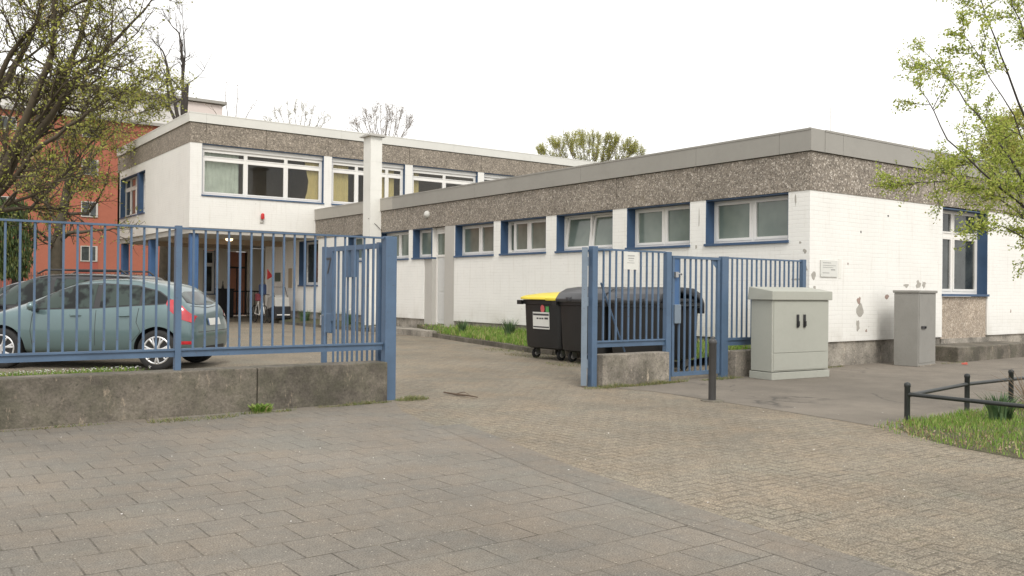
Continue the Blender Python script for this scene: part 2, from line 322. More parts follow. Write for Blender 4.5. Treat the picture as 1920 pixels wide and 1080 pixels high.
# ------------------------------------------------------------------ mesh helpers
OFF = {}
def wloc(o): return OFF.get(o.name, Vector((0, 0, 0))) if o else Vector((0, 0, 0))
def tag(o, label=None, cat=None, group=None, kind=None):
    if label: o['label'] = label
    if cat: o['category'] = cat
    if group: o['group'] = group
    if kind: o['kind'] = kind
    return o
def thing(name, label, cat, loc=(0, 0, 0), rz=0, group=None):
    o = bpy.data.objects.new(name, None); o.empty_display_size = .2; col.objects.link(o); o.location = loc; o.rotation_euler = (0, 0, rz)
    OFF[o.name] = Vector(loc) if rz == 0 else Vector((0, 0, 0)); return tag(o, label, cat, group)
class MB:
    def __init__(s): s.v = []; s.f = []; s.mi = []; s.cur = 0
    def add(s, vs, fs):
        b = len(s.v); s.v += [tuple(x) for x in vs]; s.f += [tuple(b + i for i in f) for f in fs]; s.mi += [s.cur] * len(fs); return s
    def box(s, x0, x1, y0, y1, z0, z1, M=None):
        P = [(x, y, z) for z in (z0, z1) for x, y in ((x0, y0), (x1, y0), (x1, y1), (x0, y1))]
        if M: P = [M(*p) for p in P]
        return s.add(P, [(3, 2, 1, 0), (4, 5, 6, 7), (0, 1, 5, 4), (1, 2, 6, 5), (2, 3, 7, 6), (3, 0, 4, 7)])
    def hexa(s, P): return s.add(P, [(3, 2, 1, 0), (4, 5, 6, 7), (0, 1, 5, 4), (1, 2, 6, 5), (2, 3, 7, 6), (3, 0, 4, 7)])
    def prism(s, poly, z0, z1, M=None):
        n = len(poly); P = [(x, y, z0) for x, y in poly] + [(x, y, z1) for x, y in poly]
        if M: P = [M(*p) for p in P]
        return s.add(P, [tuple(range(n - 1, -1, -1)), tuple(range(n, 2 * n))] + [(i, (i + 1) % n, n + (i + 1) % n, n + i) for i in range(n)])
    def tube(s, path, rad, n=8, cap=True):
        path = [Vector(p) for p in path]; k = len(path)
        if isinstance(rad, (int, float)): rad = [rad] * k
        V = []; prev = None
        for i, p in enumerate(path):
            d = (path[min(i + 1, k - 1)] - path[max(i - 1, 0)])
            if d.length < 1e-9: d = Vector((0, 0, 1))
            d.normalize()
            if prev is None: a = d.orthogonal().normalized()
            else:
                a = prev - d * prev.dot(d); a = a.normalized() if a.length > 1e-6 else d.orthogonal().normalized()
            prev = a; b = d.cross(a)
            V += [p + (a * math.cos(2 * math.pi * j / n) + b * math.sin(2 * math.pi * j / n)) * rad[i] for j in range(n)]
        F = [(i * n + j, i * n + (j + 1) % n, (i + 1) * n + (j + 1) % n, (i + 1) * n + j) for i in range(k - 1) for j in range(n)]
        if cap: F += [tuple(range(n - 1, -1, -1)), tuple((k - 1) * n + j for j in range(n))]
        return s.add(V, F)
    def lathe(s, prof, c=(0, 0, 0), ax='z', n=24):
        V = []
        for r_, h in prof:
            for j in range(n):
                a = 2 * math.pi * j / n; x, y = r_ * math.cos(a), r_ * math.sin(a)
                p = (x, y, h) if ax == 'z' else ((x, h, y) if ax == 'y' else (h, x, y)); V.append((p[0] + c[0], p[1] + c[1], p[2] + c[2]))
        k = len(prof); F = [(i * n + j, i * n + (j + 1) % n, (i + 1) * n + (j + 1) % n, (i + 1) * n + j) for i in range(k - 1) for j in range(n)]
        F += [tuple(range(n - 1, -1, -1)), tuple((k - 1) * n + j for j in range(n))]
        return s.add(V, F)
    def build(s, name, mat, parent=None, smooth=False, world=True, bevel=0, recalc=True):
        me = bpy.data.meshes.new(name); off = wloc(parent) if world else Vector((0, 0, 0))
        me.from_pydata([tuple(Vector(v) - off) for v in s.v], [], s.f)
        mats = mat if isinstance(mat, (list, tuple)) else [mat]
        for q in mats: me.materials.append(MATS[q])
        for p, i in zip(me.polygons, s.mi): p.material_index = i
        if recalc and len(s.f) < 60000:
            bm = bmesh.new(); bm.from_mesh(me)
            bmesh.ops.recalc_face_normals(bm, faces=bm.faces)
            if bevel: bmesh.ops.bevel(bm, geom=list(bm.edges), offset=bevel, segments=2, affect='EDGES', profile=.5, clamp_overlap=True)
            bm.to_mesh(me); bm.free()
        if smooth:
            for p in me.polygons: p.use_smooth = True
            if smooth != 2:
                try: me.set_sharp_from_angle(angle=R(40))
                except Exception: pass
        o = bpy.data.objects.new(name, me); col.objects.link(o)
        if parent: o.parent = parent
        OFF[o.name] = off
        return o
def copy_part(o, parent, loc=None):
    c = o.copy(); col.objects.link(c); c.parent = parent
    if loc: c.location = loc
    OFF[c.name] = wloc(parent); return c
def copy_tree(o, parent=None):
    c = o.copy(); col.objects.link(c); c.parent = parent
    for ch in [q for q in bpy.data.objects if q.parent == o]: copy_tree(ch, c)
    return c
ID = lambda x, y, z: (x, y, z)

# ------------------------------------------------------------------ the ground
def sheet(name, poly, z, mat, kind='structure'):
    me = bpy.data.meshes.new(name); me.from_pydata([(x, y, z) for x, y in poly], [], [tuple(range(len(poly)))])
    me.materials.append(MATS[mat]); o = bpy.data.objects.new(name, me); col.objects.link(o); o['kind'] = kind; return o
sheet('ground', [(-400, -400), (400, -400), (400, 400), (-400, 400)], -.012, 'far_ground')
sheet('driveway', [(-60, -40), (60, -40), (60, 46), (-60, 46)], -.003, 'small_pavers')
sheet('pavement', [(-60, -.12), (-60, -38), (-10.9, -38), (-10.3, -14), (-9.84, -8.6), (-9.72, -7.2), (-9.62, -6), (-9.4, -4.4), (-9.12, -3.1), (-8.92, -2.2), (-8.68, -1.1), (-8.36, -.35), (-8.36, -.12)], .0, 'large_slabs')
sheet('border_strip', [(-10.3, -14), (-9.84, -8.6), (-9.72, -7.2), (-9.62, -6), (-9.4, -4.4), (-9.12, -3.1), (-8.92, -2.2), (-8.62, -2.2), (-8.80, -3.1), (-9.08, -4.4), (-9.30, -6), (-9.40, -7.2), (-9.52, -8.6), (-9.95, -14)], .0015, 'border_slabs')
sheet('footpath', [(-5.22, -.28), (-4.98, -1.2), (-5.05, -2.3), (-5.14, -3.4), (-5.3, -4.72), (-4.7, -4.72), (60, -4.6), (60, .05), (-.2, .05), (-2.2, -.1)], .0, 'asphalt')
# tree pit, a shallow mound of soil
def mound(name, poly, z0, z1, mat, hole=.25):
    n = len(poly); cx = sum(p[0] for p in poly) / n; cy = sum(p[1] for p in poly) / n
    V = [(x, y, z0) for x, y in poly]; rings = [.85, .6, .3]
    for k, r_ in enumerate(rings):
        V += [(cx + (x - cx) * r_, cy + (y - cy) * r_, z1 * (.6 + .2 * k) + random.uniform(-.01, .01)) for x, y in poly]
    V.append((cx, cy, z1)); F = []
    for k in range(3): F += [(k * n + i, k * n + (i + 1) % n, (k + 1) * n + (i + 1) % n, (k + 1) * n + i) for i in range(n)]
    F += [(3 * n + i, 3 * n + (i + 1) % n, 4 * n) for i in range(n)]
    me = bpy.data.meshes.new(name); me.from_pydata(V, [], F); me.materials.append(MATS[mat])
    o = bpy.data.objects.new(name, me); col.objects.link(o); o['kind'] = 'structure'; return o
PIT = [(-5.22, -4.7), (-5.35, -4.85), (-5.6, -5.2), (-5.78, -5.6), (-5.88, -6.1), (-5.9, -7.5), (-5.7, -9), (-2, -9.2), (-1.7, -7), (-1.7, -4.55), (-3.2, -4.52), (-4.7, -4.6)]
mound('planting_pit', PIT, 0, .05, 'soil')
# raised bed along the wing, bounded by a dark stone kerb
KERB = [(-2.0, 1.2), (-2.02, 5.5), (-1.55, 7.3), (-1.15, 9.3), (-.62, 11.8), (-.1, 13.6)]
bm_ = MB(); n = len(KERB)
V = [(x + .1, y, .10) for x, y in KERB] + [(0.02, y, .27) for x, y in KERB]
bm_.add(V, [(i, i + 1, n + i + 1, n + i) for i in range(n - 1)])
bm_.build('planting_bed', 'soil')['kind'] = 'structure'
def kerb(name, pts, h=.1, wd=.11, mat='weathered_concrete'):
    b = MB()
    for (x0, y0), (x1, y1) in zip(pts, pts[1:]):
        L = math.hypot(x1 - x0, y1 - y0); nx, ny = (y1 - y0) / L, -(x1 - x0) / L; k = max(1, int(L / .8))
        for i in range(k):
            a, c = i / k + .004, (i + 1) / k - .004
            p = (x0 + (x1 - x0) * a, y0 + (y1 - y0) * a); q = (x0 + (x1 - x0) * c, y0 + (y1 - y0) * c)
            j = random.uniform(-.006, .006)
            b.hexa([(p[0], p[1], -.05), (q[0], q[1], -.05), (q[0] + nx * wd, q[1] + ny * wd, -.05), (p[0] + nx * wd, p[1] + ny * wd, -.05),
                    (p[0], p[1], h + j), (q[0], q[1], h + j), (q[0] + nx * wd, q[1] + ny * wd, h + j), (p[0] + nx * wd, p[1] + ny * wd, h + j)])
    o = b.build(name, mat); o['kind'] = 'structure'; return o
kerb('bed_kerb', [(-1.99, 1.2), (-1.99, 5.5), (-1.54, 7.3), (-1.14, 9.3), (-.61, 11.8), (-.1, 13.6)])
kerb('bed_kerb', [(-.95, 15.2), (-.95, 21.5), (-.5, 24.5)])
bm_ = MB(); bm_.add([(-.95, 15.2, .1), (.02, 15.2, .2), (.02, 24.5, .2), (-.5, 24.5, .1), (-.95, 21.5, .1)], [(0, 1, 2, 3, 4)]); bm_.build('planting_bed', 'soil')['kind'] = 'structure'
bm_ = MB(); bm_.box(-.75, .02, 11.6, 15.2, -.02, .16); bm_.build('door_step', 'plinth_render')['kind'] = 'structure'
# verge of lawn right behind the fence wall
bm_ = MB(); bm_.add([(-60, .02, .40), (-11.0, .02, .40), (-10.9, .3, .40), (-11.2, .95, .3), (-12.2, 1.9, .12), (-14, 2.6, .0), (-60, 2.6, .0)], [tuple(range(7))])
bm_.build('lawn_verge', 'soil')['kind'] = 'structure'

# ------------------------------------------------------------------ grass and plants
def blade(b, x, y, z, h, wd, lean):
    a = random.uniform(0, 6.28); d = random.uniform(0, 6.28); dx, dy = math.cos(a) * wd, math.sin(a) * wd
    lx, ly = math.cos(d) * lean * h, math.sin(d) * lean * h
    b.add([(x - dx, y - dy, z), (x + dx, y + dy, z), (x + lx * .45 + dx * .7, y + ly * .45 + dy * .7, z + h * .6), (x + lx * .45 - dx * .7, y + ly * .45 - dy * .7, z + h * .6), (x + lx, y + ly, z + h)], [(0, 1, 2, 3), (3, 2, 4)])
def inpoly(x, y, P):
    c = False; j = len(P) - 1
    for i in range(len(P)):
        if (P[i][1] > y) != (P[j][1] > y) and x < (P[j][0] - P[i][0]) * (y - P[i][1]) / (P[j][1] - P[i][1]) + P[i][0]: c = not c
        j = i
    return c
def grass(name, poly, zf, n, h0, h1, wd=.006, mat='grass_blades', label=None, dens=None, lean=.5):
    b = MB(); xs = [p[0] for p in poly]; ys = [p[1] for p in poly]; k = 0; tries = 0
    while k < n and tries < n * 12:
        tries += 1; x, y = random.uniform(min(xs), max(xs)), random.uniform(min(ys), max(ys))
        if not inpoly(x, y, poly): continue
        if dens and random.random() > dens(x, y): continue
        blade(b, x, y, zf(x, y), random.uniform(h0, h1), wd * random.uniform(.6, 1.4), lean * random.uniform(.2, 1.4)); k += 1
    o = b.build(name, mat, recalc=False); o['kind'] = 'stuff'
    if label: o['label'] = label; o['category'] = 'grass'
    return o
def patch(x, y, s=1.3, t=0.):
    return max(0, min(1, .55 + .5 * math.sin(x * 2.1 * s + 1.3 * math.sin(y * 2.7 * s)) * math.cos(y * 1.9 * s + math.sin(x * 3.1 * s)) + t))
bedpoly = [(x + .12, y) for x, y in KERB] + [(.0, 13.4), (-.02, 1.2)]
def bedz(x, y):
    for (x0, y0), (x1, y1) in zip(KERB, KERB[1:]):
        if y0 <= y <= y1:
            kx = x0 + (x1 - x0) * (y - y0) / (y1 - y0) + .1; return .10 + .17 * max(0, min(1, (x - kx) / (0.02 - kx)))
    return .1
grass('bed_grass', bedpoly, bedz, 15000, .05, .17, .008, label='bright green grass in the raised bed along the white wing', dens=lambda x, y: 1 if y < 11.3 else .25)
def pitd(x, y):
    e = min(1, max(0, (x + 5.9) / .9)) ** 1.5 * min(1, max(0, (-4.5 - y) / .15)); return patch(x, y) * (.12 + .88 * e) + .04
PITG = [(-5.5, -4.62), (-5.75, -5.0), (-5.9, -5.4), (-5.98, -6.1), (-6.0, -8.6), (-2, -9), (-1.75, -4.6), (-4.7, -4.58)]
grass('pit_grass', PITG, lambda x, y: .02, 34000, .02, .085, .0035, label='patchy grass and weeds in the railed tree pit', dens=pitd)
grass('lawn_grass', [(-15.5, .03), (-10.95, .03), (-11.2, .95), (-12.2, 1.9), (-15.5, 2.4)], lambda x, y: .40 if y < .35 else max(.05, .40 - (y - .35) * .2), 9000, .04, .1, .006, label='short lawn strip behind the low concrete fence wall')
def weeds(name, spots, label):
    b = MB()
    for x, y, rx, ry, k, h in spots:
        for _ in range(k):
            a = random.uniform(0, 6.28); q = math.sqrt(random.random()); blade(b, x + math.cos(a) * q * rx, y + math.sin(a) * q * ry, 0, h * random.uniform(.25, .9) * (.3 + .9 * patch(x + math.cos(a) * q * rx, 0, 4)), .003, 1.1)
    o = b.build(name, 'weed_blades', recalc=False); tag(o, label, 'weeds', kind='stuff')
weeds('kerb_weeds', [(-9.9, -.45, .3, .07, 260, .05), (-10.7, -.55, .45, .12, 420, .05), (-9.0, -.38, .35, .06, 260, .05), (-8.1, -.3, .22, .12, 420, .06), (-11.9, -.42, .5, .04, 160, .04),
    (-8.6, -.36, .2, .05, 150, .05), (-4.6, -.55, .75, .07, 700, .08), (-3.9, -.5, .3, .07, 260, .08), (-5.3, -.5, .3, .15, 260, .06), (-2.9, -.55, .5, .08, 300, .07), (-3.7, .2, .5, .3, 300, .1),
    (-2.5, 4.6, .45, .8, 500, .05), (-2.2, 6.1, .3, .8, 350, .05), (-3.2, 2.6, .4, .6, 320, .05), (.4, -.12, .5, .05, 240, .05), (3.5, -.75, .6, .04, 120, .04)], 'low weeds along wall feet and paving edges')
b = MB()
for _ in range(420): 
    x, y = random.uniform(-10.03, -9.87), random.uniform(-.42, -.3)
    blade(b, x, y, .0, random.uniform(.04, .09), .012, .9)
tag(b.build('weed_clump', 'grass_blades', recalc=False), 'bright green weed clump at the crack in the long concrete wall', 'weed')
b = MB()
for _ in range(260):
    x = random.uniform(-12.9, -10.9); y = random.uniform(.05, .9)
    if y > .35 + (-10.9 - x) * 1.2: continue
    b.lathe([(.001, 0), (.009, .002), (.001, .006)], (x, y, .47 - (0 if y < .35 else (y - .35) * .2)), n=6)
tag(b.build('daisies', 'petal', recalc=False), 'white daisies dotted over the lawn strip behind the wall', 'daisies', kind='stuff')
def bulb_clump(x, y, z, r, n, h, label, name='daffodil_clump', mat='bulb_leaves', flowers=None, group=None):
    t = thing(name, label, 'plant', (x, y, z), 0, group)
    b = MB()
    for _ in range(n):
        a = random.uniform(0, 6.28); q = r * math.sqrt(random.random()) * .5
        hh = h * random.uniform(.6, 1.1); L = random.uniform(.1, .55); w_ = random.uniform(.006, .012); px_, py_ = x + math.cos(a) * q, y + math.sin(a) * q
        p = [Vector((px_ + math.cos(a) * L * hh * s_ ** 2, py_ + math.sin(a) * L * hh * s_ ** 2, z + hh * (s_ - .15 * s_ ** 3))) for s_ in (0, .35, .7, 1)]
        nx, ny = -math.sin(a + .4) * w_, math.cos(a + .4) * w_
        V = []
        for i, q_ in enumerate(p):
            k = (1, 1, .7, .1)[i]; V += [(q_.x - nx * k, q_.y - ny * k, q_.z), (q_.x + nx * k, q_.y + ny * k, q_.z)]
        b.add(V, [(0, 1, 3, 2), (2, 3, 5, 4), (4, 5, 7, 6)])
    b.build('leaves', mat, t, recalc=False)
    if flowers:
        for _ in range(flowers[1]):
            b = MB(); c = (x + random.uniform(-r, r), y + random.uniform(-r, r), z + h * random.uniform(.7, 1.15)); b.lathe([(.002, -.01), (.03, 0), (.018, .02), (.002, .03)], c, n=7); b.build('flower', flowers[0], t, recalc=False)
    return t
bulb_clump(-1.05, 5.5, .2, .26, 170, .56, 'tall leaf clump in the raised bed beside the yellow lidded bin')
bulb_clump(-.72, 7.9, .2, .22, 120, .48, 'middle leaf clump in the raised bed by the white wall')
bulb_clump(-.6, 10.2, .2, .18, 70, .36, 'small leaf clump in the raised bed nearest the door')
bulb_clump(-.55, 17.1, .15, .3, 90, .5, 'leafy clump with white blooms by the chimney', flowers=('petal', 10))
bulb_clump(-.35, 15.0, .12, .22, 60, .42, 'leaf clump with red blooms right of the chimney', flowers=('flower_red', 8))
bulb_clump(-.6, 18.6, .15, .4, 130, .5, 'wide leaf clump behind the open gate leaf')
bulb_clump(-.55, 20.6, .15, .35, 110, .45, 'farthest leaf clump under the wing wall')
bulb_clump(-4.1, -5.15, .02, .2, 130, .34, 'blue green daffodil leaf clump inside the rail of the tree pit')
b = MB()
for _ in range(5200):
    x, y = random.uniform(-6.05, -1.8), random.uniform(-8.6, -4.55)
    if not inpoly(x, y, PITG) or random.random() > .35 + .75 * (x < -5.2) + (patch(x, y) < .35) * .5: continue
    r_ = random.uniform(.006, .017); a = random.uniform(0, 3); V = [(x + math.cos(a + k * 1.57) * r_ * (1, .5)[k % 2], y + math.sin(a + k * 1.57) * r_ * (1, .5)[k % 2], .045 + random.uniform(-.01, .02)) for k in range(4)]
    b.add(V, [(0, 1, 2, 3)])
tag(b.build('leaf_litter', 'dead_leaf', recalc=False), 'brown fallen leaves and crumbs among the pit grass', 'leaf litter', kind='stuff')
# dry twiggy shrub in the pit
t = thing('twiggy_shrub', 'bare brown twiggy shrub inside the tree pit railing', 'shrub', (-2.9, -4.95, .03)); b = MB()
for _ in range(60):
    a = random.uniform(0, 6.28); L = random.uniform(.25, .6); p = Vector((-2.9, -4.95, .03)); d = Vector((math.cos(a) * .9, math.sin(a) * .6, random.uniform(.5, 1.2))).normalized()
    pts = [p]
    for i in range(4): d = (d + Vector([random.uniform(-.25, .25) for _ in range(3)])).normalized(); pts.append(pts[-1] + d * L / 4)
    b.tube(pts, [.004, .0035, .003, .002, .001], 4, False)
b.build('twigs', 'dry_twigs', t, recalc=False)
# fallen petals and crumbs on the paving
b = MB()
for _ in range(150):
    x, y = random.uniform(-12.5, -4), random.uniform(-8, 1)
    if -.45 < y < .15: continue
    r_ = random.uniform(.003, .009); a = random.uniform(0, 3); V = [(x + math.cos(a + k * 1.26) * r_ * random.uniform(.6, 1), y + math.sin(a + k * 1.26) * r_, .008 + random.uniform(0, .004)) for k in range(5)]
    b.add(V, [(0, 1, 2, 3, 4)])
tag(b.build('fallen_petals', 'petal', recalc=False), 'pale petals and crumbs scattered over the paving', 'petals', kind='stuff')
t = MB(); t.tube([(-7.46, .02, .02), (-7.44, -.25, .018), (-7.40, -.45, .022), (-7.38, -.62, .018)], [.010, .014, .011, .007], 6)
t.tube([(-7.44, -.2, .02), (-7.38, -.32, .05), (-7.36, -.4, .03)], [.006, .005, .003], 5)
tag(t.build('stick', 'old_wood', smooth=True), 'broken brown stick lying in the open gateway', 'stick')
t = MB(); t.add([(3.2, -1.05, .01), (3.28, -1.0, .03), (3.3, -1.1, .05), (3.22, -1.15, .012)], [(0, 1, 2, 3)]); t.add([(3.3, -1.1, .05), (3.35, -1.05, .01), (3.22, -1.15, .012)], [(0, 1, 2)])
tag(t.build('paper_scrap', 'flower_red'), 'small crumpled red scrap on the asphalt before the concrete step', 'litter')

# ------------------------------------------------------------------ windows
def window(parent, M, a0, a1, z0, z1, lights, depth=.24, transom=None, fmat='frame_white', gmat='glass_window', far=1, sill=True, tilt=(), opened=(), name='window', fw=.055, sillmat='blue_frame_shaded', head=0., revealmat='blue_frame_shaded'):
    """M(a, d, z) maps along-wall, into-wall and height to the world. far = side (+1: a1, -1: a0) whose reveal the camera sees"""
    f = MB(); d0, d1 = depth, depth + .07
    zz0, zz1 = z0 + .0125, z1 - .004 - head
    f.box(a0 + .012, a1 - .012, d0, d1, zz0, zz0 + fw, M); f.box(a0 + .012, a1 - .012, d0, d1, zz1 - fw, zz1, M)
    f.box(a0 + .012, a0 + .012 + fw, d0, d1, zz0 + fw, zz1 - fw, M); f.box(a1 - .012 - fw, a1 - .012, d0, d1, zz0 + fw, zz1 - fw, M)
    if head: f.box(a0 + .012, a1 - .012, d0 - .05, d1, zz1 + .003, z1 - .005, M)
    i0, i1 = a0 + .012 + fw, a1 - .012 - fw; tot = sum(lights); pos = [i0]
    for L in lights: pos.append(pos[-1] + (i1 - i0) * L / tot)
    for p in pos[1:-1]: f.box(p - .03, p + .03, d0, d1, zz0 + fw, zz1 - fw, M)
    if transom: f.box(i0, i1, d0 + .003, d1, transom - .04, transom + .04, M)
    wo = f.build(name, fmat, parent)
    pn = MB(); sf = MB()
    for k in range(len(lights)):
        q0 = pos[k] + (.03 if k else 0); q1 = pos[k + 1] - (.03 if k < len(lights) - 1 else 0)
        for (b0, b1, main) in ([(zz0 + fw, transom - .04, True), (transom + .04, zz1 - fw, False)] if transom else [(zz0 + fw, zz1 - fw, True)]):
            s_ = .05 if main else .032
            if k in tilt and main:
                def TM(a, d, z, b0=b0): return M(a, d + (z - b0) * .13, z)
            elif k in opened and main:
                def TM(a, d, z, q0=q0, q1=q1): return M(q1 - (q1 - a) * .35, d + (q1 - a) * .9, z)
            else: TM = M
            e = d0 - .012
            sf.box(q0, q1, e, d1 - .02, b0, b0 + s_, TM); sf.box(q0, q1, e, d1 - .02, b1 - s_, b1, TM)
            sf.box(q0, q0 + s_, e, d1 - .02, b0 + s_, b1 - s_, TM); sf.box(q1 - s_, q1, e, d1 - .02, b0 + s_, b1 - s_, TM)
            pn.box(q0 + s_, q1 - s_, d0 + .02, d0 + .03, b0 + s_, b1 - s_, TM)
    sf.build('sash', fmat, wo); pn.build('pane', gmat, wo)
    rv = MB()
    rv.box(a0, a0 + .011, .004, d1, z0 + .01, z1 - .002, M); rv.box(a1 - .011, a1, .004, d1, z0 + .01, z1 - .002, M); rv.box(a0 + .012, a1 - .012, .01, d0 - .002 - (.05 if head else 0), z1 - .026, z1 - .003, M)
    rv.build('reveal', revealmat, wo)
    if sill:
        sb = MB(); sb.box(a0 - .015, a1 + .015, -.04, d1 - .01, z0 - .035, z0 + .012, M); sb.build('sill', sillmat, wo)
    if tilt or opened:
        db = MB(); db.box(a0 + .02, a1 - .02, d1 + .5, d1 + .52, z0, z1, M); db.build('dark_panel', 'joint_dark', wo)  # dark sheet standing in for the unlit interior behind open sashes
    return wo
# ------------------------------------------------------------------ single-storey wing
ML = lambda a, d, z: (d, a, z)                 # long wall, faces -x
MR = lambda a, d, z: (a, d, z)                 # street wall, faces -y
ZP, ZW, ZB, ZT = .44, 3.116, 3.80, 4.19
wing = thing('school_wing', 'long single-storey white brick wing with pebbled concrete band and grey roof edge, nearest the street', 'building', (0, 0, 0))
wins = [(.45, 2.38), (2.79, 4.61), (5.06, 7.03), (7.43, 9.33), (9.64, 11.52)]
b = MB()
b.box(.35, 0, .35, 11.57, ZP, 2.25) if False else None
b.box(0, .35, .35, 11.55, ZP, 2.215)                       # below the sills
for a0, a1 in [(.35, .45), (2.38, 2.79), (4.61, 5.06), (7.03, 7.43), (9.33, 9.64), (11.52, 11.55)]: b.box(0, .35, a0, a1, 2.215, ZW)
b.box(0, .35, 13.20, 13.9, ZP, 2.22); b.box(0, .35, 13.9, 14.13, ZP, ZW); b.box(0, .35, 14.13, 16.0, ZP, 2.22)
b.box(0, .35, 16.0, 16.4, ZP, ZW); b.box(0, .35, 16.4, 18.3, ZP, 2.22); b.box(0, .35, 18.3, 20.75, ZP, ZW)
b.box(0, .35, 20.75, 22.51, ZP, 1.40); b.box(0, .35, 22.51, 26.0, ZP, 3.2); b.box(0, .35, 20.75, 22.51, 3.08, 3.2)
b.box(0, 4.45, 0, .35, ZP, ZW); b.box(6.33, 30, 0, .35, ZP, ZW)
b.box(.35, 2.6, 25.7, 26.0, ZP, 3.2)
b.build('brick_wall', 'white_brick', wing)
b = MB(); b.box(.04, .34, .06, 11.6, -.1, ZP); b.box(.04, .34, 13.2, 26.0, -.1, ZP); b.box(.04, 4.45, .04, .34, -.1, ZP); b.box(6.33, 30, .04, .34, -.1, ZP)
b.box(4.45, 6.33, .01, .34, -.1, .40); b.box(.34, 2.6, 25.75, 26.05, -.1, ZP)
b.build('plinth', 'plinth_render', wing)
# concrete band in panels, dark joints between them
bk = MB(); bk.box(.03, .3, .03, 20.99, ZW + .01, ZT - .04); bk.box(.3, 30, .03, .3, ZW + .01, ZT - .04); bk.build('band_backing', 'joint_dark', wing)
jl = [-.012, 2.6, 4.93, 7.27, 9.6, 14.2, 18.6, 20.99]
for k, (a0, a1) in enumerate(zip(jl, jl[1:])):
    b = MB(); b.box(-.012, .03, a0 + (.006 if k else 0), a1 - .006, ZW, ZB - .012); b.build('concrete_panel', 'washed_aggregate', wing)
jr = [-.012, .02, 3.2, 6.6, 10., 13.4, 16.8, 20.2, 23.6, 30]
for a0, a1 in zip(jr[1:], jr[2:]):
    b = MB(); b.box(a0 + .006, a1 - .006, -.012, .03, ZW, ZB - .012); b.build('concrete_panel', 'washed_aggregate', wing)
b = MB(); b.box(.3, 4.45, .3, .35, ZW - .01, ZW + .02); b.build('wall_head', 'joint_dark', wing)
def roof_edge(parent, runs, mat, z0, z1, M, proud=.05):
    for a0, a1 in runs:
        b = MB(); b.box(a0, a1, -proud, .35, z0, z1, M); b.box(a0, a1, -proud - .008, -proud, z1 - .03, z1 + .006, M); b.build('roof_edge', mat, parent)
re_ = [-.05, .62, 2.6, 6.1, 10.5, 15.1]
roof_edge(wing, [(a + .003, c - .003) for a, c in zip(re_, re_[1:])], 'roof_edge', ZB, ZT, ML)
roof_edge(wing, [(15.103, 20.98)], 'roof_edge_beige', ZB, ZT, ML)
rr = [.353, .9, 4.4, 7.9, 11.4, 15, 19, 24, 30]
roof_edge(wing, [(a + .003, c - .003) for a, c in zip(rr, rr[1:])], 'roof_edge', ZB, ZT, MR)
b = MB(); b.box(-.046, .35, -.046, -.04, ZB, ZT); b.box(.3, 30, .34, 20.99, ZT - .3, ZT - .1); b.build('roof', 'roof_felt', wing)
window(wing, ML, *wins[0], 2.24, ZW, [1, 1]); window(wing, ML, *wins[1], 2.24, ZW, [1, 1]); window(wing, ML, *wins[2], 2.24, ZW, [1, 1], tilt=(0, 1))
window(wing, ML, *wins[3], 2.24, ZW, [1.4, 1, .35], opened=(2,)); window(wing, ML, *wins[4], 2.24, ZW, [1, 1])
window(wing, ML, 12.79, 13.88, 2.24, ZW, [1]); window(wing, ML, 14.13, 16.0, 2.24, ZW, [1, 1]); window(wing, ML, 16.4, 18.3, 2.24, ZW, [1, 1])
window(wing, ML, 20.75, 22.51, 1.42, 3.08, [1, 2.4], gmat='glass_dark', depth=.3)
window(wing, MR, 4.45, 6.33, 1.31, ZW - .02, [.9, 1.25], transom=2.56, gmat='glass_dark', depth=.22)
b = MB(); b.box(4.455, 6.325, .03, .2, .40, 1.27); b.build('window_apron', 'washed_aggregate_light', wing)
# door beside the high window: grey post, white leaf, grey pier
b = MB(); b.box(.16, .24, 12.05, 12.12, .30, 2.98); b.box(.16, .24, 12.72, 12.78, .30, 2.98); b.box(.16, .24, 12.05, 12.78, 2.985, ZW - .004); b.box(.16, .24, 12.12, 12.72, 2.93, 2.98); b.box(.03, .3, 12.785, 12.815, 2.25, ZW - .005); b.box(.16, .24, 12.12, 12.72, 2.26, 2.32)
dr = b.build('door', 'frame_white', wing)
b = MB(); b.box(.18, .22, 12.12, 12.72, .32, 2.26); b.box(.17, .18, 12.2, 12.64, .45, 1.2); b.box(.17, .18, 12.2, 12.64, 1.27, 2.2); b.build('door_leaf', 'door_white', dr, bevel=.004)
b = MB(); b.box(.19, .2, 12.12, 12.72, 2.32, 2.93); b.build('pane', 'glass_window', dr)
b = MB(); b.box(.13, .17, 12.16, 12.19, 1.30, 1.48); b.tube([(.14, 12.175, 1.36), (.12, 12.175, 1.36), (.12, 12.28, 1.36)], .01, 6); b.build('handle', 'steel', dr)
b = MB(); b.box(-.006, .3, 11.553, 12.05, .18, ZW - .002); b.box(.02, .3, 12.78, 13.2, .18, 2.24); b.build('grey_pier', 'frame_grey', wing)
b = MB(); b.box(.26, .3, 12.05, 12.78, .18, ZW); b.build('door_backing', 'joint_dark', wing)
b = MB(); b.box(.0, .3, 11.6, 13.2, -.05, .30); b.build('door_sill', 'plinth_render', wing)
b = MB(); b.lathe([(.02, 0), (.11, 0), (.115, .03), (.10, .07), (.06, .105), (.01, .118)], (0, 0, 0), 'x', 20)
b.v = [(-.012 - x, y + 13.0, z + 3.5) for x, y, z in b.v]; b.build('wall_lamp', 'lamp_plastic', wing, smooth=True)
